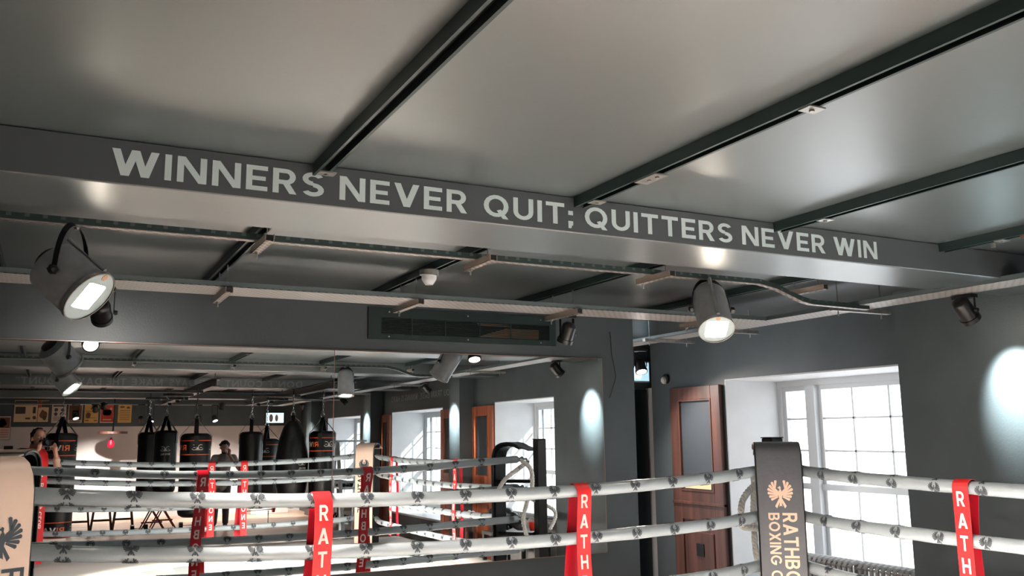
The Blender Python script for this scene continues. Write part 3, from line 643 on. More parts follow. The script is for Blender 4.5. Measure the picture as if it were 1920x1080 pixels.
# padded corner covers
def pad(k, front, printm, lab):
    cx, cy = padc[k]; px, py = posts[k]; o = V((px-cx, py-cy, 0)); D = o.length; o.normalize(); wv = V((-o.y, o.x, 0))
    t = thing('corner_pad', (cx, cy, CV+.02), lab, 'corner pad', 'padded ring corner covers')
    prof = [(0, -1.46), (0, -1.0), (0, -.6), (0, -.3), (.004, -.2), (.02, -.14), (.055, -.098), (.10, -.078), (.16, -.072), (.22, -.082), (.27, -.105), (D-.068, -.15)]
    C = V((cx, cy, 0))
    W = .265
    MB().ribbon([C+o*(a+.004)+V((0, 0, z)) for a, z in prof], wv, W, .012).build('leather_cover', front, t, smooth=True)
    inner = [C+o*(a+.026)+V((0, 0, z-(.0 if z < -.3 else .02))) for a, z in prof[:-1]]
    MB().ribbon(inner, wv, W-.02, .03).build('black_backing', 'blacksoft', t, smooth=True)
    m = MB()
    for sg in (-1, 1): m.tube([C+o*(a+.012)+V((0, 0, z-.004))+wv*sg*(W/2) for a, z in prof[:-1]], [.009*(1+.35*random.random()) for _ in prof[:-1]], 8)
    m.build('edge_piping', 'blacksoft', t, smooth=True)
    # braces back to the post
    for z in (-.45, -.95): MB().bar(C+o*.05+V((0, 0, z)), C+o*(D-.062)+V((0, 0, z)), .16, .03, wv).build('foam_spacer', 'blacksoft', t)
    nrm = -o; rd = nrm.cross(V((0, 0, -1))) ; rd = V((nrm.y, -nrm.x, 0))*-1
    # viewer stands at +nrm looking along -nrm: right-hand direction
    rd = (-nrm).cross(V((0, 0, 1))).normalized()
    b0 = C-o*.0035+rd*(.022 if k == 'A' else 0)
    MB().quads([[(a*.155, b*.165) for a, b in q] for q in PHX], plane(b0+V((0, 0, -.385)), rd, (0, 0, 1))).build('bird_print', printm, t)
    q1 = fit2d('RATHBONE', .086, .545, .12); q2 = fit2d('BOXING CLUB', .066, .545, .12)
    MB().quads(q1, plane(b0+rd*.006+V((0, 0, -.495)), (0, 0, -1), rd)).build('lettering', printm, t)
    MB().quads(q2, plane(b0-rd*.078+V((0, 0, -.495)), (0, 0, -1), rd)).build('lettering', printm, t)
pad('A', 'cream', 'embd', 'cream corner pad with dark bird at the left picture edge')
pad('B', 'greypad', 'creamprint', 'charcoal corner pad with cream bird and lettering before the window')
pad('C', 'cream', 'embd', 'cream corner pad in the mirror beside the aluminium stepladder')
pad('D', 'red', 'strapletter', 'red corner pad in front of the photographer in the mirror')
# straps over the ropes
def strap(sd, at, lab, skew=-.05, seed=0):
    (xa, ya), (xb, yb), _ = sides[sd]; L = math.hypot(xb-xa, yb-ya); s = at/L
    pts = [ropepath(sd, k)(s) for k in range(4)]
    ax = V((xb-xa, yb-ya, 0)).normalized(); ctr = V((2, 2.1, 0)); nr = ax.cross(V((0, 0, 1))); nr = nr if nr.dot(ctr-pts[0]) > 0 else -nr
    nr.z = 0; nr.normalize(); top = pts[0]; r = RR+.007
    t = thing('ring_strap', top, lab, 'strap', 'red lettered straps tied over the ropes')
    rnd = random.Random(seed); W = .088
    zb = -1.27
    def layer(sg, sk):
        P = []
        for i in range(25):
            q = i/24; z = top.z+(zb-top.z)*q
            P.append(top+nr*sg*(r+.006*math.sin(q*9+seed))+ax*(sk*q+.006*math.sin(q*7+seed))+V((0, 0, z-top.z)))
        return P
    arc = [top+nr*r*math.cos(a)+V((0, 0, r*math.sin(a))) for a in [PI*i/8 for i in range(1, 8)]]
    fr, bk = layer(1, .015), layer(-1, skew)
    MB().ribbon(fr[::-1]+arc[:4], ax, W, .0025).build('front_band', 'red', t, smooth=True)
    MB().ribbon(arc[3:]+bk, ax, W, .0025).build('rear_band', 'redd', t, smooth=True)
    m, m2 = MB(), MB()
    for sg, P, mm in ((1, fr, m), (-1, bk, m2)):
        dirv = (-nr*sg).cross(V((0, 0, 1))).normalized()
        for j, ch in enumerate('RATHBONE'):
            zc = top.z-.055-j*.108; q = (top.z-zc)/(top.z-zb)
            i = q*24; i0 = min(int(i), 23); c = P[i0].lerp(P[i0+1], i-i0); wL = G[ch][0]
            qs = [[((px-wL/2)*.058, (py-.5)*.074) for px, py in p] for p in G[ch][1]]
            def fn(a, b, c=c, P=P, sg=sg):
                z = c.z+b; q_ = min(max((top.z-z)/(top.z-zb), 0), 1)*24; i1 = min(int(q_), 23); cc = P[i1].lerp(P[i1+1], q_-i1)
                return cc+dirv*a+nr*sg*.003
            mm.quads(qs, fn, 2)
    m.build('lettering', 'strapletter', t); m2.build('lettering', 'strapletter', t)
    for k in (1, 2, 3):
        pass
strap('front', 1.485, 'red lettered strap on mirror side ropes, left one in front of the mirror joint', seed=1)
strap('front', 2.945, 'red lettered strap on mirror side ropes, right one before the mirror edge', seed=2, skew=-.07)
strap('right', 1.335, 'red lettered strap on the window side ropes at right picture edge', seed=3, skew=-.03)
strap('right', 3.45, 'narrow red strap on the window side ropes, left of two seen in mirror', seed=4)
strap('back', 2.20, 'red lettered strap in the mirror just left of the standing man', seed=5)
strap('back', 2.62, 'red lettered strap in the mirror just below the standing man', seed=6)
# braided rope loops at corner B and A
def braid(pts, r, lab):
    P = []; pts = [V(p) for p in pts]
    for i in range(len(pts)-1):
        a = pts[max(i-1, 0)]; b = pts[i]; c = pts[i+1]; d_ = pts[min(i+2, len(pts)-1)]
        for j in range(10):
            s = j/10; P.append(.5*((2*b)+(c-a)*s+(2*a-5*b+4*c-d_)*s*s+(3*b-a-3*c+d_)*s**3))
    P.append(pts[-1]); t = thing('tie_rope', pts[0], lab, 'rope', 'white twisted tie ropes')
    ln = [0]
    for a, b in zip(P, P[1:]): ln.append(ln[-1]+(b-a).length)
    N = int(ln[-1]/.012)
    def at(s):
        for i in range(len(P)-1):
            if ln[i+1] >= s: return P[i].lerp(P[i+1], (s-ln[i])/max(ln[i+1]-ln[i], 1e-6)), (P[i+1]-P[i]).normalized()
        return P[-1], (P[-1]-P[-2]).normalized()
    for h in range(3):
        Q = []
        for i in range(N+1):
            c, d = at(ln[-1]*i/N); d, u, v = frame(d); a = 2*PI*h/3+i*.012/.075*2*PI
            Q.append(c+(u*math.cos(a)+v*math.sin(a))*r*.55)
        MB().tube(Q, r*.62, 7).build('strand', 'braid', t, smooth=True)
braid([(4.26, 4.52, -.26), (4.12, 4.56, -.33), (3.99, 4.55, -.42), (3.93, 4.52, -.53), (3.99, 4.56, -.60), (4.2, 4.58, -.62)], .02, 'white twisted rope hanging behind the charcoal corner pad')
braid([(4.12, 4.62, -.24), (4.2, 4.68, -.33), (4.2, 4.7, -.50), (4.16, 4.66, -.66), (4.14, 4.62, -.82), (4.2, 4.6, -1.0)], .02, 'white twisted rope looping below the top rope, seen in mirror')
braid([(4.25, 4.58, -.62), (4.45, 4.7, -.74), (4.36, 4.76, -.9)], .017, 'white twisted rope end sticking out past the black post')

# ================================================================ radiator at the tall window
for (a, b, lab) in ((5.22, 5.86, 'grey column radiator under the tall window, left unit'), (4.64, 5.18, 'grey column radiator under the tall window, right unit'), (.75, 2.7, 'grey column radiator below the nearest window in the mirror')):
    t = thing('radiator', (5.70, (a+b)/2, FL), lab, 'radiator', 'grey column radiators')
    n = int((b-a)/.05)
    for k in range(n):
        y = a+(k+.5)*(b-a)/n
        m = MB()
        for x in (5.64, 5.70, 5.76): m.tube([(x, y, FL+.12), (x, y, -1.04)], .017, 8)
        m.tube([(5.62, y, -1.055), (5.645, y, -1.03), (5.70, y, -1.02), (5.755, y, -1.03), (5.78, y, -1.055)], .020, 8)
        m.tube([(5.62, y, FL+.12), (5.78, y, FL+.12)], .02, 8); m.build('column', 'rad', t, smooth=True)
    for x in (5.66, 5.74): MB().tube([(x, a+.02, FL), (x, a+.02, FL+.1)], .015, 6).build('foot', 'rad', t); MB().tube([(x, b-.02, FL), (x, b-.02, FL+.1)], .015, 6).build('foot', 'rad', t)
# ================================================================ punch bags
M_ = [(0, .0)]
def chain(m, p, q, r=.012):
    p, q = V(p), V(q); n = max(2, int((q-p).length/.045)); d, u, v = frame(q-p)
    for i in range(n):
        c = p.lerp(q, (i+.5)/n); a, b = (u, d) if i % 2 else (v, d)
        m.tube([c+a*r*math.cos(t)+b*.028*math.sin(t) for t in [2*PI*k/8 for k in range(9)]], .0042, 5)
def bag(x, dist, r, ztop, zbot, zhang, lab, shape='drum', band=None, logo=0, nstrap=4, tw=0, bands=1):
    y = 12.5-dist
    t = thing('punch_bag', (x, y, zhang), lab, 'punch bag', 'black punch bags hanging on the rails')
    H = ztop-zbot
    if shape == 'drum': pr = [(0, .01), (.01, r*.7), (.04, r*.93), (.08, r), (H-.06, r), (H-.03, r*.94), (H-.005, r*.75), (H, .01)]
    else: pr = [(0, .01), (.02, r*.5), (.1, r*.8), (H*.3, r*1.05), (H*.55, r*1.08), (H*.8, r*.85), (H-.1, r*.6), (H-.01, r*.3), (H, .01)]
    MB().lathe((x, y, zbot), (0, 0, 1), pr, 32, cap=False).build('bag_body', 'blacksoft', t, smooth=True)
    apex = V((x, y, ztop+(.22 if shape == 'drum' else .08)))
    for k in range(nstrap):
        a = tw+2*PI*k/nstrap; rr = r*(.97 if shape == 'drum' else .5)
        e = V((x+rr*math.cos(a), y+rr*math.sin(a), ztop-.04)); tang = V((-math.sin(a), math.cos(a), 0))
        lo = V((x+(rr+.008)*math.cos(a), y+(rr+.008)*math.sin(a), ztop-.2))
        path = [apex, apex.lerp(e, .9)+V((0, 0, .012)), e+V((math.cos(a), math.sin(a), 0))*.012]
        if shape == 'drum': path.append(lo)
        MB().ribbon(path, tang, .055, .006).build('hanging_strap', 'blacksoft', t)
    m = MB(); m.tube([apex+V((math.cos(a)*.03, 0, math.sin(a)*.03+.02)) for a in [2*PI*i/12 for i in range(13)]], .006, 6)
    chain(m, apex+V((0, 0, .05)), (x, y, zhang)); m.build('chain', 'chrome', t, smooth=True)
    MB().tube([(x, y, zhang-.02), (x, y, zhang+.06)], .012, 8).build('swivel_hook', 'black', t)
    def wrap(zc, s, a0, h, mt, dx=0, Q=None):
        Q = Q or []
        # seen from +Y (mirror side); reading direction is -X for a viewer facing -Y
        def fn(a, b): an = PI/2+a0+(a/r); rad = r+.004; return V((x+rad*math.cos(an), y+rad*math.sin(an), zc+b))
        MB().quads(Q, fn, 3).build('lettering' if mt != 'stripe' else 'stripe', mt, t)
    glove = lambda s, k: [[((px)*s*k, py*s) for px, py in p] for p in (_A(.45, .5, .42, .42, 60, 330, .09, 10)+_A(.12, .3, .2, .22, 90, 330, .08, 6)+_R(.3, .42, .62, .5))]
    if band is not None:
        for zc, first in (((ztop-.20, 1), (zbot+.12, 0)) if bands == 2 else ((ztop-.20, 1),)):
            for dz in (.085, -.115): 
                MB().lathe((x, y, zc+dz), (0, 0, 1), [(0, r+.0035), (.013, r+.0035)], 32, cap=False).build('stripe', 'stripe', t)
            q, w_ = text2d('RIVAL', .075, .10, 1.2)
            for a_off in (band, band+PI*.97, ):
                qa = [p for p in q if max(c[0] for c in p) <= w_*.42]; qb = [p for p in q if max(c[0] for c in p) > w_*.42]
                wrap(zc, '', a_off, .075, 'orange', Q=[[(px, py-.045) for px, py in p] for p in qa]); wrap(zc, '', a_off, .075, 'wprint', Q=[[(px, py-.045) for px, py in p] for p in qb])
            g = [[(px, py-.055) for px, py in p] for p in glove(.10, 1)]+[[(-px, py-.055) for px, py in p][::-1] for p in glove(.10, 1)]
            wrap(zc, '', band-.16/r, .1, 'wprint', Q=g)
    if logo:
        zc = ztop-.33 if shape == 'drum' else ztop-H*.52
        s = .09; rs = r*(1 if shape == 'drum' else 1.075)
        g = [[(px, py) for px, py in p] for p in glove(s, 1)]+[[(-px, py) for px, py in p][::-1] for p in glove(s, 1)]
        q, w_ = text2d('RIVAL', .03, .1, 1.2); g += [[(px-w_/2, py-.05) for px, py in p] for p in q]
        def fn(a, b): an = PI/2+logo-.001+(a/rs); return V((x+(rs+.006)*math.cos(an), y+(rs+.006)*math.sin(an), zc+b))
        MB().quads(g, fn, 3).build('logo_print', 'wprint', t)
    return t
bag(.155, 14.0, .20, .13, -1.28, .74, 'black punch bag behind the photographer in mirror, two orange lined bands', band=-.55, bands=2, tw=.3)
bag(1.93, 14.0, .215, .11, -1.10, .70, 'large black punch bag with orange lined band, front one of the left group', band=.75, tw=.1)
bag(1.62, 15.0, .17, .17, -.80, .74, 'black punch bag with white logo, left of the banded bag', logo=.1, tw=.5)
bag(1.48, 16.2, .16, .16, -.9, .74, 'plain black punch bag behind the logo bag, far left of the group', tw=.4)
bag(2.92, 15.0, .185, .14, -.95, .74, 'plain black punch bag right of the standing man, narrow straps', tw=.2)
bag(3.42, 16.2, .23, .03, -.95, .74, 'black banded punch bag between two plain bags, partly hidden', band=1.0, tw=.35)
bag(3.40, 14.2, .235, .30, -1.05, .72, 'wide tapered black punch bag third from the mirror joint', shape='tear', logo=-.42, tw=.2)
bag(3.82, 14.0, .20, .13, -1.10, .72, 'black punch bag with orange lined band beside the mirror joint', band=.55, tw=.45)
def ibeam(x, y0, y1, z, lab, lights=()):
    t = thing('bag_rail', (x, (y0+y1)/2, z), lab, 'rail', 'black punch bag rails')
    MB().box(x-.06, x+.06, y0, y1, z+.10, z+.112).box(x-.006, x+.006, y0, y1, z+.012, z+.10).box(x-.06, x+.06, y0, y1, z, z+.012).build('i_beam', 'black', t)
    for y in (y0+.15, (y0+y1)/2, y1-.12):
        MB().tube([(x, y, z+.11), (x, y, CEI-.001)], .012, 6).build('hanger_rod', 'galv', t)
    for y in (y0+1.2, y0+2.4, y0+3.6): bx(x-.03, x+.03, y-.04, y+.04, z-.05, z+.0).build('trolley', 'black', t)
ibeam(2.03, -7.2, -.5, .74, 'black steel bag rail over the left punch bags in the mirror')
ibeam(3.72, -7.2, -.6, .74, 'black steel bag rail over the right punch bags, reaching the mirror joint')
# cross pipes carrying bags
for (x0, x1, y, lab) in ((.1, 2.0, -1.5, 'dark steel cross rail above the leftmost punch bag'), (1.4, 2.0, -3.7, 'short dark cross rail above the far left bags'), (2.9, 3.7, -2.5, 'short dark cross rail above the plain bag by the man'), (3.4, 3.72, -3.7, 'short dark cross rail above the hidden banded bag'), (1.55, 2.0, -2.5, 'short dark cross rail above the logo bag')):
    tag(bx(x0, x1, y-.03, y+.03, .70, .735).build('cross_rail', 'black'), lab, 'rail', 'cross rails for punch bags')

# ================================================================ far wall things
def YB(k=0): return -10.80+.001
def poster(x0, x1, z0, z1, base, art, lab):
    t = thing('poster', ((x0+x1)/2, YB(), z0), lab, 'poster', 'posters on the dark far wall')
    bx(x0, x1, YB(), YB()+.012, z0, z1).build('sheet', base, t)
    bx(x0-.008, x1+.008, YB(), YB()+.006, z0-.008, z1+.008).build('poster_frame', 'black', t)
    m = {}
    W, H = x1-x0, z1-z0
    for (mt, poly) in art: m.setdefault(mt, []).append([(u*W, v*H) for u, v in poly])
    for mt, q in m.items(): MB().quads(q, plane((x1, YB()+.014, z0), (-1, 0, 0), (0, 0, 1))).build('print', mt, t)
def R2(a, b, c, d): return [(a, b), (c, b), (c, d), (a, d)]
def blob(cx, cy, rx, ry, n=14, j=0.): 
    rr = random.Random(int(cx*100)+int(cy*77)); return [(cx+rx*(1+j*(rr.random()-.5))*math.cos(2*PI*k/n), cy+ry*(1+j*(rr.random()-.5))*math.sin(2*PI*k/n)) for k in range(n)]
px = [.02, .36, .70, 1.04, 1.42]; pw = .30; pz = (.465, .90)
lines = lambda mt, ys: [(mt, R2(.12, y, .88, y+.025)) for y in ys]
poster(px[0], px[0]+pw, *pz, 'paperw', [('ink', R2(.08, .86, .92, .94)), ('ink', blob(.25, .68, .13, .09, j=.5)), ('ink', blob(.7, .7, .14, .1, j=.5)), ('ink', blob(.3, .48, .15, .08, j=.4)), ('ink', blob(.72, .46, .12, .1, j=.5))]+lines('ink', (.3, .22, .14)), 'white fight poster with four dark heads, leftmost of the row of five')
poster(px[1], px[1]+pw, *pz, 'paperw', [('paperb', R2(.06, .16, .94, .94)), ('paper', blob(.5, .5, .26, .3, j=.25)), ('paperb', blob(.5, .74, .12, .1)), ('ink', blob(.5, .83, .13, .06))]+lines('ink', (.1, .05)), 'brown photo poster of a pale seated figure, second of the row')
poster(px[2], px[2]+pw, *pz, 'papero', [('paperb', blob(.72, .4, .18, .16, j=.2)), ('paperb', blob(.3, .8, .18, .08, j=.5)), ('ink', R2(.08, .1, .3, .15)), ('ink', R2(.66, .1, .92, .15))]+lines('paperb', (.6, .25)), 'yellow poster with one small head, middle of the row')
poster(px[3], px[3]+pw, *pz, 'paperw', [('paperr', R2(.05, .05, .95, .95)), ('paperw', blob(.5, .55, .34, .17, j=.35)), ('paperw', blob(.25, .75, .08, .07)), ('paperw', blob(.78, .75, .08, .07)), ('paperw', R2(.2, .15, .8, .2))], 'red poster with a white boxing shape, fourth of the row')
poster(px[4], px[4]+pw, *pz, 'papero', [('paperb', blob(.25, .82, .13, .06, j=.4)), ('paperb', blob(.7, .86, .16, .05, j=.6))]+lines('paperb', (.66, .56, .46, .36, .26, .16)), 'plain yellow text poster, rightmost of the row')
poster(-.74, -.27, .49, .98, 'paper', [('ink', R2(.02, .78, .98, .97)), ('paperr', R2(.1, .82, .3, .93)), ('ink', R2(.52, .38, .95, .7)), ('ink', R2(.08, .4, .2, .7)), ('ink', R2(.3, .12, .5, .2)), ('ink', blob(.12, .2, .07, .09, j=.5))], 'large newspaper style poster left of the row of five')
poster(-.26, .0-.045, .49, .98, 'paper', [('ink', R2(.0, .68, .72, .97)), ('paperr', R2(.74, .66, 1., .99)), ('paperb', blob(.5, .35, .36, .2, j=.5)), ('ink', blob(.35, .2, .2, .1, j=.6))], 'brown photo poster with an orange corner strip')
poster(-1.05, -.79, .10, .62, 'paperw', [('paperb', R2(.05, .5, .95, .95)), ('paper', blob(.6, .72, .28, .18, j=.4))]+lines('paperr', (.4, .3, .2, .1)), 'lower framed poster with red lines at the left mirror edge')
poster(-1.5, -1.12, .2, .85, 'paper', [('paperr', R2(.05, .6, .95, .95)), ('ink', R2(.1, .2, .9, .5))], 'tall red topped poster beyond the left mirror edge')
t = thing('wall_television', (5.05, -10.7, .42), 'small glowing television high on the dark far wall', 'television')
bx(4.86, 5.34, -10.79, -10.74, .43, .72).build('casing', 'black', t); bx(4.88, 5.32, -10.74, -10.735, .45, .70).build('screen', 'screen', t)
MB().quads([blob(.16, .12, .04, .09), blob(.30, .12, .05, .10)], plane((5.30, -10.733, .45), (-1, 0, 0), (0, 0, 1))).build('screen_figures', 'teew', t)
bx(5.0, 5.1, -10.80, -10.79, .5, .7).build('bracket', 'black', t)
# speed ball platform
t = thing('speed_ball_platform', (1.29, -9.95, .2), 'round wooden speed ball platform hanging on a pole', 'platform')
MB().lathe((1.29, -9.95, .20), (0, 0, 1), [(0, .31), (.05, .31)], 32).build('drum_board', 'wood', t); MB().tube([(1.29, -9.95, .25), (1.29, -9.95, CEI-.001)], .022, 8).build('pole', 'black', t)
t = thing('speed_ball', (1.26, -9.95, .19), 'small red speed ball hanging under the round platform', 'speed ball')
MB().lathe((1.26, -9.95, .12), (0, 0, -1), [(0, .01), (.03, .025), (.1, .06), (.17, .075), (.22, .06), (.25, .02), (.252, .003)], 20).build('ball', 'redd', t, smooth=True)
MB().tube([(1.26, -9.95, .20), (1.26, -9.95, .11)], .008, 6).build('swivel', 'steel', t)
# benches, chairs
def bench(x, y, w, h, lab, m='wood'):
    t = thing('wooden_trestle', (x, y, FL), lab, 'trestle', 'brown trestles by the far wall')
    bx(x-w/2, x+w/2, y-.15, y+.15, FL+h-.04, FL+h).build('top', m, t)
    for sx in (-1, 1):
        for sy in (-1, 1): MB().bar((x+sx*w*.3, y+sy*.08, FL+h-.04), (x+sx*w*.46, y+sy*.14, FL), .04, .03).build('leg', m, t)
    bx(x-w*.4, x+w*.4, y-.015, y+.015, FL+.22, FL+.26).build('stretcher', m, t)
for i, x in enumerate((.62, 1.02, 1.42)): bench(x, -7.2-.1*i, .42, .62, 'brown wooden trestle on the gym floor in mirror, ' + ['leftmost of three', 'middle of three', 'rightmost of three'][i])
def fchair(x, y, lab):
    t = thing('folding_chair', (x, y, FL), lab, 'chair', 'red folding chairs stacked on the floor')
    for sy in (-1, 1):
        MB().bar((x-.22, y+sy*.17, FL), (x+.04, y+sy*.17, FL+.52), .03, .025).build('leg', 'redwood', t); MB().bar((x+.24, y+sy*.17, FL), (x-.04, y+sy*.17, FL+.46), .03, .025).build('leg', 'redwood', t)
    bx(x-.22, x+.22, y-.18, y+.18, FL+.44, FL+.475).build('seat', 'redwood', t); bx(x-.2, x+.2, y-.015, y+.015, FL+.14, FL+.17).build('stretcher', 'redwood', t)
M['redwood'] = wood('red_stained_wood', (120, 28, 26), (150, 44, 36), 2)
fchair(1.95, -7.3, 'red stained wooden stool on floor left of the small weights'); fchair(2.2, -7.75, 'red stained wooden stool standing behind another red one')
for i, (x, y) in enumerate(((1.70, -7.1), (2.62, -7.2))):
    t = thing('dumbbell', (x, y, FL+.06), 'black dumbbell lying on the gym floor, ' + ('left of the red stools' if i == 0 else 'right of the red stools'), 'dumbbell', 'black dumbbells')
    MB().tube([(x-.12, y, FL+.07), (x+.12, y, FL+.07)], .014, 8).build('grip', 'steel', t)
    for s in (-1, 1): MB().lathe((x+s*.09, y, FL+.07), (s, 0, 0), [(0, .07), (.07, .07)], 8).build('weight', 'black', t)
t = thing('barbell', (4.1, -7.0, FL+.3), 'thin barbell with small red weights resting on low stands', 'barbell')
MB().tube([(3.55, -7.0, FL+.30), (4.35, -7.0, FL+.33)], .014, 8).build('bar', 'steel', t)
for s, x in ((-1, 3.62), (1, 4.28)): MB().lathe((x, -7.0, FL+.30+(.02 if s > 0 else 0)), (s, 0, 0), [(0, .06), (.05, .06)], 16).build('weight', 'redd', t)
for x in (3.7, 4.2): MB().tube([(x, -7.0, FL), (x, -7.0, FL+.30)], .012, 6).build('stand', 'steel', t)
t = thing('white_storage_box', (4.95, -10.3, FL), 'white box below the black punching shield at the far wall', 'box')
bx(4.45, 5.35, -10.6, -10.1, FL, -1.32).build('box_body', 'white_wall', t, bevel=.01); bx(4.43, 5.37, -10.62, -10.08, -1.32, -1.28).build('lid', 'white', t)
t = thing('punch_shield', (4.9, -10.3, -1.28), 'black rectangular punching shield with white lettering and red edge', 'punch shield')
bx(4.55, 5.3, -10.4, -10.25, -1.28, -1.0).build('shield_body', 'blacksoft', t, bevel=.03); bx(4.6, 5.25, -10.249, -10.245, -1.235, -1.225).build('red_edge', 'stripe', t)
MB().quads(fit2d('RIVAL', .09, .5), plane((5.2, -10.243, -1.18), (-1, 0, 0), (0, 0, 1))).build('lettering', 'wprint', t)
bx(4.6, 5.25, -10.249, -10.245, -1.055, -1.045).build('red_edge', 'stripe', t)
# stepladder
t = thing('stepladder', (4.39, -1.9, FL), 'aluminium stepladder standing behind the cream corner pad in mirror', 'ladder')
y0 = -1.9
for x in (4.18, 4.60):
    MB().bar((x, y0+.0, -.04), (x-.02 if x < 4.4 else x+.02, y0+.55, FL), .03, .05).build('front_stile', 'steel', t); MB().bar((x, y0, -.04), (x-.02 if x < 4.4 else x+.02, y0-.55, FL), .03, .04).build('rear_stile', 'steel', t)
bx(4.14, 4.64, y0-.14, y0+.1, -.05, -.02).build('top_plate', 'steel', t)
for k in range(1, 7): z = -.04-(1.71)*k/7; yy = y0+.55*k/7; bx(4.19, 4.59, yy-.04, yy+.04, z-.02, z).build('tread', 'steel', t)
for z in (-.7, -1.3): yy = y0-.55*(-.04-z)/1.71; bx(4.19, 4.59, yy-.015, yy+.015, z-.02, z+.02).build('brace', 'steel', t)
# weight bench + squat stand left of the cream pad
t = thing('weight_bench', (4.95, -3.0, FL), 'grey weight bench beside the stepladder in the mirror', 'bench')
MB().bar((4.7, -2.6, -1.0), (4.9, -3.4, -1.22), .3, .08, (1, .2, 0)).build('pad', 'greypad', t)
for p, q in (((4.72, -2.7, -1.05), (4.66, -2.55, FL)), ((4.88, -3.3, -1.25), (4.95, -3.5, FL)), ((4.6, -2.55, FL+.02), (4.8, -2.55, FL+.02)), ((4.85, -3.5, FL+.02), (5.05, -3.5, FL+.02)), ((4.78, -2.95, -1.15), (4.9, -3.35, FL+.1))): MB().bar(p, q, .05, .05).build('frame_bar', 'steel', t)
t = thing('dumbbell_rack', (4.5, -5.4, FL), 'pale steel dumbbell rack along the window wall in mirror', 'rack')
for x in (5.1, 5.45):
    for y in (-6.2, -4.8): MB().bar((x, y, FL), (x, y, -.85), .05, .05).build('upright', 'steel', t)
for z in (-.95, -1.3, -1.62): bx(5.08, 5.47, -6.2, -4.8, z, z+.03).build('shelf', 'steel', t)
for j, z in enumerate((-.92, -1.27, -1.59)):
    for k in range(6):
        y = -6.0+k*.21
        d_ = thing('dumbbell', (5.27, y, z), 'black dumbbell on the pale rack in the mirror, %s shelf, %s from the mirror end' % (['top', 'middle', 'lowest'][j], ['sixth', 'fifth', 'fourth', 'third', 'second', 'first'][k]), 'dumbbell', 'dumbbells on the rack')
        MB().tube([(5.17, y, z+.05), (5.37, y, z+.05)], .014, 8).build('grip', 'steel', d_)
        for s in (-1, 1): MB().lathe((5.27+s*.05, y, z+.055), (s, 0, 0), [(0, .055), (.06, .055)], 8).build('weight', 'black', d_)
# low table with clothes, cup by the window pier; stool with shoes
t = thing('low_table', (5.15, 2.5, FL), 'small dark table heaped with clothes, behind the black ring post in mirror', 'table')
bx(4.85, 5.45, 2.15, 2.85, -1.19, -1.15).build('top', 'black', t)
for x in (4.88, 5.42):
    for y in (2.18, 2.82): bx(x-.02, x+.02, y-.02, y+.02, FL, -1.19).build('leg', 'black', t)
m = MB(); rr = random.Random(3)
for k in range(30): m.ell((5.02+rr.uniform(-.16, .2), 2.42+rr.uniform(-.2, .2), -1.06+rr.uniform(-.05, .13)), (rr.uniform(.05, .08), rr.uniform(.06, .11), rr.uniform(.05, .08)), 10, 7)
jk = m.build('puffy_jacket', 'blacksoft', None, remesh=.014); tag(jk, 'crumpled shiny black jacket heaped on the low table', 'jacket')
t = thing('paper_stack', (5.15, 2.72, -1.15), 'white sheets lying on the low table by the red cup', 'papers')
for k in range(3): MB().bar((4.93+.01*k, 2.65, -1.147+.005*k), (5.17, 2.80-.02*k, -1.147+.005*k), .16, .004, (1, -.8, 0)).build('sheet', 'white', t)
t = thing('red_cup', (5.30, 2.68, -1.15), 'bright red plastic cup on the low table', 'cup')
MB().lathe((5.30, 2.68, -1.148), (0, 0, 1), [(0, .04), (.01, .045), (.11, .06), (.115, .063), (.115, .055), (.02, .04)], 20, cap=False).build('cup_body', 'redcup', t, smooth=True)
t = thing('wooden_stool', (5.02, 1.1, FL), 'dark round stool carrying pale shoes near the window in mirror', 'stool')
MB().lathe((5.12, 1.1, -1.15), (0, 0, 1), [(0, .16), (.01, .17), (.04, .17), (.045, .16)], 24).build('seat', 'wood', t)
for a in range(4):
    c, s = math.cos(a*PI/2+.4), math.sin(a*PI/2+.4); MB().bar((5.12+c*.1, 1.1+s*.1, -1.15), (5.12+c*.17, 1.1+s*.17, FL), .03, .03).build('leg', 'wood', t)
for i, dy in enumerate((-.06, .06)):
    m = MB().caps((5.03, 1.1+dy, -1.07), (5.2, 1.1+dy, -1.075), .035, .028, 10); m.caps((5.19, 1.1+dy, -1.05), (5.19, 1.1+dy, -1.02), .03, .032)
    tag(m.build('shoe', 'reveal', None, remesh=.01), 'pale training shoe on the round stool, ' + ('left one' if i else 'right one'), 'shoe', 'shoes on the stool')
t = thing('wall_socket', (6.2, 12.5-16.3, -1), 'small steel double socket on the window reveal seen in mirror', 'socket')
bx(6.02, 6.17, -3.838, -3.828, -.98, -.88).build('socket_plate', 'steel', t)
# towel on the ring apron near corner A
m = MB(); rr = random.Random(5)
for k in range(22): m.ell((.06+rr.uniform(-.22, .2), 1.95+rr.uniform(-.1, .12), CV+.03+rr.uniform(-.01, .06)), (rr.uniform(.05, .12), rr.uniform(.04, .08), rr.uniform(.02, .045)), 10, 6)
tw = m.build('crumpled_towel', 'browncloth', None, remesh=.012); tag(tw, 'crumpled brown grey towel lying on the ring canvas near the left ropes', 'towel')

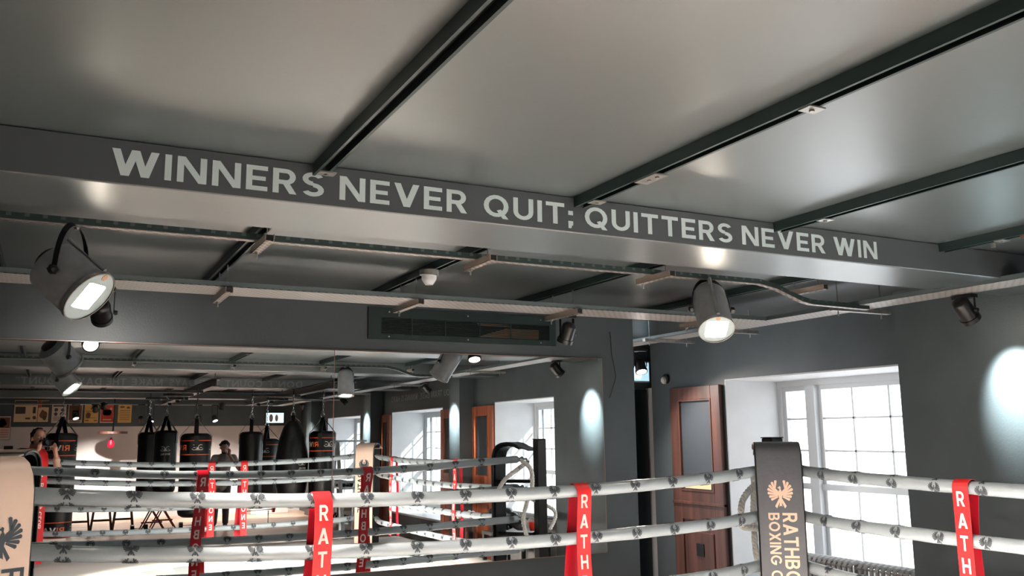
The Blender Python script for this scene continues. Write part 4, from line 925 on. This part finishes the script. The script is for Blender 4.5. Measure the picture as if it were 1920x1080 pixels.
# ================================================================ people
def hand(m, wrist, palm_end, fingers, r=.0095):
    """palm block plus finger chains appended to body mesh"""
    wrist, pe = V(wrist), V(palm_end)
    for a in (-.5, -.17, .17, .5): pass
    m.caps(wrist, pe, .026, .034, 10)
    for ch in fingers:
        for p, q in zip(ch, ch[1:]): m.caps(p, q, r, r*.92, 8)
def head(m, c, fd, s=1.):
    """skull, jaw, nose, ears around centre c facing fd"""
    c, fd = V(c), V(fd).normalized(); z = V((0, 0, 1)); r_ = fd.cross(z).normalized(); u = r_.cross(fd).normalized()
    R_ = Matrix((r_, fd, u)).transposed()
    m.ell(c+u*.03*s, V((.076, .095, .095))*s, 16, 12, R_); m.ell(c+fd*.02*s-u*.045*s, V((.058, .070, .072))*s, 14, 10, R_)
    m.ell(c+fd*.055*s-u*.09*s, V((.03, .03, .026))*s, 10, 8, R_)
    m.caps(c+fd*.088*s+u*.02*s, c+fd*.112*s-u*.022*s, .009*s, .015*s, 8)
    m.ell(c+fd*.085*s-u*.056*s, V((.026, .014, .012))*s, 8, 6, R_)
    for k in (-1, 1): m.ell(c+r_*.078*s*k-u*.008*s-fd*.005*s, V((.012, .02, .03))*s, 8, 6, R_)
    return r_, fd, u, R_
def face(t, c, ax, s=1.):
    r_, fd, u, R_ = ax; c = V(c)
    m = MB()
    for k in (-1, 1): m.ell(c+fd*.084*s+u*.012*s+r_*.031*k*s, V((.012, .008, .008))*s, 8, 6, R_)
    m.build('eyes', 'white', t, smooth=True)
    m = MB()
    for k in (-1, 1): m.ell(c+fd*.0905*s+u*.011*s+r_*.031*k*s, V((.006, .004, .006))*s, 8, 6, R_)
    m.build('irises', 'hair', t, smooth=True)
    m = MB()
    for k in (-1, 1): m.tube([c+fd*.088*s+u*.033*s+r_*(.014+.012*i)*k*s-fd*.004*i*i*s for i in range(4)], .005*s, 6)
    m.build('eyebrows', 'hair', t); MB().ell(c+fd*.098*s-u*.055*s, V((.024, .006, .006))*s, 8, 6, R_).build('lips', mat('lip_tone', (140, 82, 74), .5), t)
def hairm(t, c, ax, s=1., curly=0, beard=0):
    r_, fd, u, R_ = ax; c = V(c); m = MB(); rr = random.Random(2)
    m.ell(c+u*.040*s-fd*.020*s, V((.083, .094, .092))*s, 16, 12, R_); m.ell(c-u*.01*s-fd*.035*s, V((.080, .068, .07))*s, 14, 10, R_)
    for k in range(60 if curly else 26):
        a = rr.uniform(0, 2*PI); e = rr.uniform(-.1, 1.45); dv = r_*math.cos(a)*math.cos(e)+fd*(math.sin(a)*math.cos(e))+u*math.sin(e)
        if dv.dot(fd) > .55 and e < .8: continue
        q = rr.uniform(.014, .024)*s*(1.25 if curly else 1); m.ell(c+u*.04*s-fd*.012*s+dv*(.082*s), q, 8, 6)
    m.build('hair', 'hair', t, remesh=.008)
    if beard:
        m = MB(); m.ell(c+fd*.035*s-u*.078*s, V((.056, .055, .045))*s, 12, 8, R_); m.build('beard', 'hair', t, remesh=.007)
# photographer: standing outside the red corner, camera at the eye
ph = thing('person', (-.13, -.62, FL), 'person in dark jacket photographing over the red corner pad', 'person')
hc = V((-.115, -.165, .045)); fdir = V((.42, .9, .02))
m = MB(); axp = head(m, hc, fdir)
m.caps((-.15, -.24, -.02), (-.17, -.40, -.17), .052, .06)
m.caps((-.17, -.44, -.22), (-.18, -.60, -.75), .12, .11); m.caps((-.18, -.62, -.72), (-.18, -.63, -.88), .12, .12)
R1 = [(.06, -.42, -.22), (.14, -.28, -.40), (.085, -.07, -.13)]; L1 = [(-.37, -.42, -.22), (-.36, -.24, -.33), (-.10, -.035, -.075)]
for ch in (R1, L1): m.caps(ch[0], ch[1], .05, .042); m.caps(ch[1], ch[2], .04, .026)
cl = V((.0, -.0, 0)); F = f
# hands: right hand below the lens barrel, left hand on the camera grip
hand(m, R1[2], (.075, -.055, -.075), [[(.06, -.04, -.07), (.045, -.03, -.052), (.03, -.028, -.047)], [(.066, -.052, -.062), (.055, -.05, -.045), (.05, -.042, -.03)], [(.08, -.06, -.055), (.074, -.062, -.03), (.064, -.056, -.012)], [(.088, -.07, -.058), (.084, -.076, -.036), (.074, -.072, -.018)], [(.05, -.07, -.075), (.03, -.07, -.062), (.015, -.066, -.056)]])
hand(m, L1[2], (-.098, -.035, -.035), [[(-.095, -.025, -.02), (-.09, -.012, -.004), (-.074, -.014, .006)], [(-.1, -.03, -.03), (-.093, -.01, -.016), (-.078, -.01, -.01)], [(-.1, -.035, -.045), (-.09, -.014, -.032), (-.074, -.012, -.026)], [(-.1, -.04, -.06), (-.09, -.022, -.05), (-.074, -.02, -.044)], [(-.105, -.055, -.03), (-.1, -.085, -.02), (-.085, -.1, -.012)]])
for sx, kx in ((-1, .1), (1, .1)):
    m.caps((-.18+sx*.09, -.63, -.88), (-.18+sx*.12, -.62, -1.3), .085, .06); m.caps((-.18+sx*.12, -.62, -1.3), (-.18+sx*.13, -.66, -1.44), .055, .045)
m.build('body', 'skin', ph, remesh=.0065); face(ph, hc, axp); hairm(ph, hc, axp, beard=0)
m = MB(); m.caps((-.17, -.42, -.20), (-.18, -.60, -.70), .145, .135); m.caps((-.35, -.42, -.22), (.05, -.42, -.22), .075, .075); m.caps((-.18, -.61, -.68), (-.18, -.63, -.86), .135, .14)
for ch in (R1, L1): m.caps(ch[0], ch[1], .068, .058)
m.build('jacket', 'darkcloth', ph, remesh=.012)
m = MB(); m.caps(R1[1], V(R1[1]).lerp(V(R1[2]), .72), .056, .042); m.caps(L1[1], V(L1[1]).lerp(V(L1[2]), .7), .056, .042); m.build('sleeves', 'beige', ph, remesh=.01)
m = MB()
for sx in (-1, 1): m.caps((-.18+sx*.09, -.63, -.86), (-.18+sx*.12, -.62, -1.3), .10, .075); m.caps((-.18+sx*.12, -.62, -1.3), (-.18+sx*.13, -.66, -1.40), .07, .062)
m.build('trousers', 'jean', ph, remesh=.012)
m = MB()
for sx in (-1, 1): m.caps((-.18+sx*.13, -.70, -1.462), (-.18+sx*.14, -.52, -1.468), .04, .034)
m.build('shoes', 'black', ph, remesh=.01)
# the camera held at the eye, lens ends just behind the view point
t = thing('handheld_camera', (-.03, -.08, -.03), 'black stills camera held up by the photographer', 'camera')
def cp(a, b, c): return F*a+r2*b+u2*c      # along lens, right, up
MB().bar(cp(-.105, 0, -.002), cp(-.055, 0, -.002), .135, .088, r2).build('camera_body', 'black', t, bevel=.008)
MB().bar(cp(-.10, 0, .05), cp(-.06, 0, .05), .045, .03, r2).build('viewfinder_hump', 'black', t, bevel=.006)
MB().lathe(cp(-.056, 0, 0), F, [(0, .031), (.018, .033), (.03, .034), (.048, .034), (.048, .029), (.040, .028)], 28, cap=False).build('lens_barrel', 'black', t, smooth=True)
MB().lathe(cp(-.018, 0, 0), F, [(0, .028), (.003, .026)], 24).build('lens_glass', mat('coated_glass', (14, 16, 24), .05, spec=.9), t)
MB().lathe(cp(-.056, 0, 0), F, [(.02, .0345), (.022, .0355), (.03, .0355), (.032, .0345)], 28, cap=False).build('zoom_ring', 'railin', t)
# standing man near the far wall, looking down, hand raised to the face
mn = thing('person', (3.22, -6.9, FL), 'man with curly dark hair and grey shirt standing, hand at his chin', 'person')
bx0, by0 = 3.25, -6.9
hc = V((bx0-.02, by0+.08, -.13)); fdir = V((-.05, .9, -.42))
m = MB(); axm = head(m, hc, fdir, 1.04)
m.caps((bx0, by0-.0, -.21), (bx0, by0-.03, -.30), .055, .06)
m.caps((bx0, by0-.03, -.38), (bx0-.03, by0, -.62), .14, .12); m.caps((bx0-.03, by0, -.62), (bx0-.04, by0, -.80), .12, .13); m.caps((bx0-.17, by0-.02, -.33), (bx0+.17, by0-.02, -.33), .06, .06)
LA = [(bx0+.19, by0-.02, -.34), (bx0+.27, by0+.12, -.56), (bx0+.07, by0+.2, -.30)]; RA = [(bx0-.19, by0-.02, -.34), (bx0-.27, by0, -.62), (bx0-.20, by0+.14, -.84)]
for ch in (LA, RA): m.caps(ch[0], ch[1], .05, .042); m.caps(ch[1], ch[2], .04, .027)
hand(m, LA[2], (bx0+.055, by0+.2, -.24), [[(bx0+.03+i*.018, by0+.21, -.22), (bx0+.025+i*.018, by0+.225, -.185), (bx0+.02+i*.016, by0+.205, -.165)] for i in range(4)]+[[(bx0+.04, by0+.18, -.27), (bx0+.005, by0+.18, -.255), (bx0-.01, by0+.18, -.235)]])
hand(m, RA[2], (bx0-.19, by0+.18, -.90), [[(bx0-.215+i*.018, by0+.19, -.92), (bx0-.21+i*.018, by0+.20, -.96), (bx0-.205+i*.017, by0+.185, -.985)] for i in range(4)]+[[(bx0-.165, by0+.16, -.88), (bx0-.14, by0+.18, -.91), (bx0-.14, by0+.185, -.935)]])
for sx, fx in ((-1, .06), (1, -.02)):
    m.caps((bx0-.04+sx*.09, by0, -.86), (bx0-.05+sx*.11, by0+fx+.03, -1.27), .09, .06); m.caps((bx0-.05+sx*.11, by0+fx+.03, -1.27), (bx0-.05+sx*.12, by0+fx, -1.66), .055, .04)
m.build('body', 'skin', mn, remesh=.0075); face(mn, hc, axm, 1.04); hairm(mn, hc, axm, 1.04, curly=1, beard=1)
m = MB(); m.caps((bx0, by0-.03, -.40), (bx0-.03, by0, -.62), .165, .148); m.caps((bx0-.03, by0, -.62), (bx0-.04, by0, -.86), .15, .16); m.caps((bx0-.18, by0-.02, -.345), (bx0+.18, by0-.02, -.345), .075, .075)
for ch in (LA, RA): m.caps(ch[0], V(ch[0]).lerp(V(ch[1]), .62), .072, .066)
m.build('t_shirt', 'tee', mn, remesh=.012)
m = MB()
for sx, fx in ((-1, .06), (1, -.02)): m.caps((bx0-.04+sx*.09, by0, -.86), (bx0-.05+sx*.11, by0+fx+.03, -1.27), .108, .08); m.caps((bx0-.05+sx*.11, by0+fx+.03, -1.27), (bx0-.05+sx*.12, by0+fx, -1.63), .075, .062)
m.build('trousers', 'jean', mn, remesh=.012)
m = MB()
for sx, fx in ((-1, .06), (1, -.02)): m.caps((bx0-.05+sx*.12, by0+fx-.05, -1.70), (bx0-.05+sx*.13, by0+fx+.14, -1.712), .045, .036)
m.build('shoes', 'black', mn, remesh=.01)

# lift the whole place so the gym floor is at z = 0
for o in sc.objects:
    if o.parent is None and o is not co: o.location.z += E
co.location.z = E
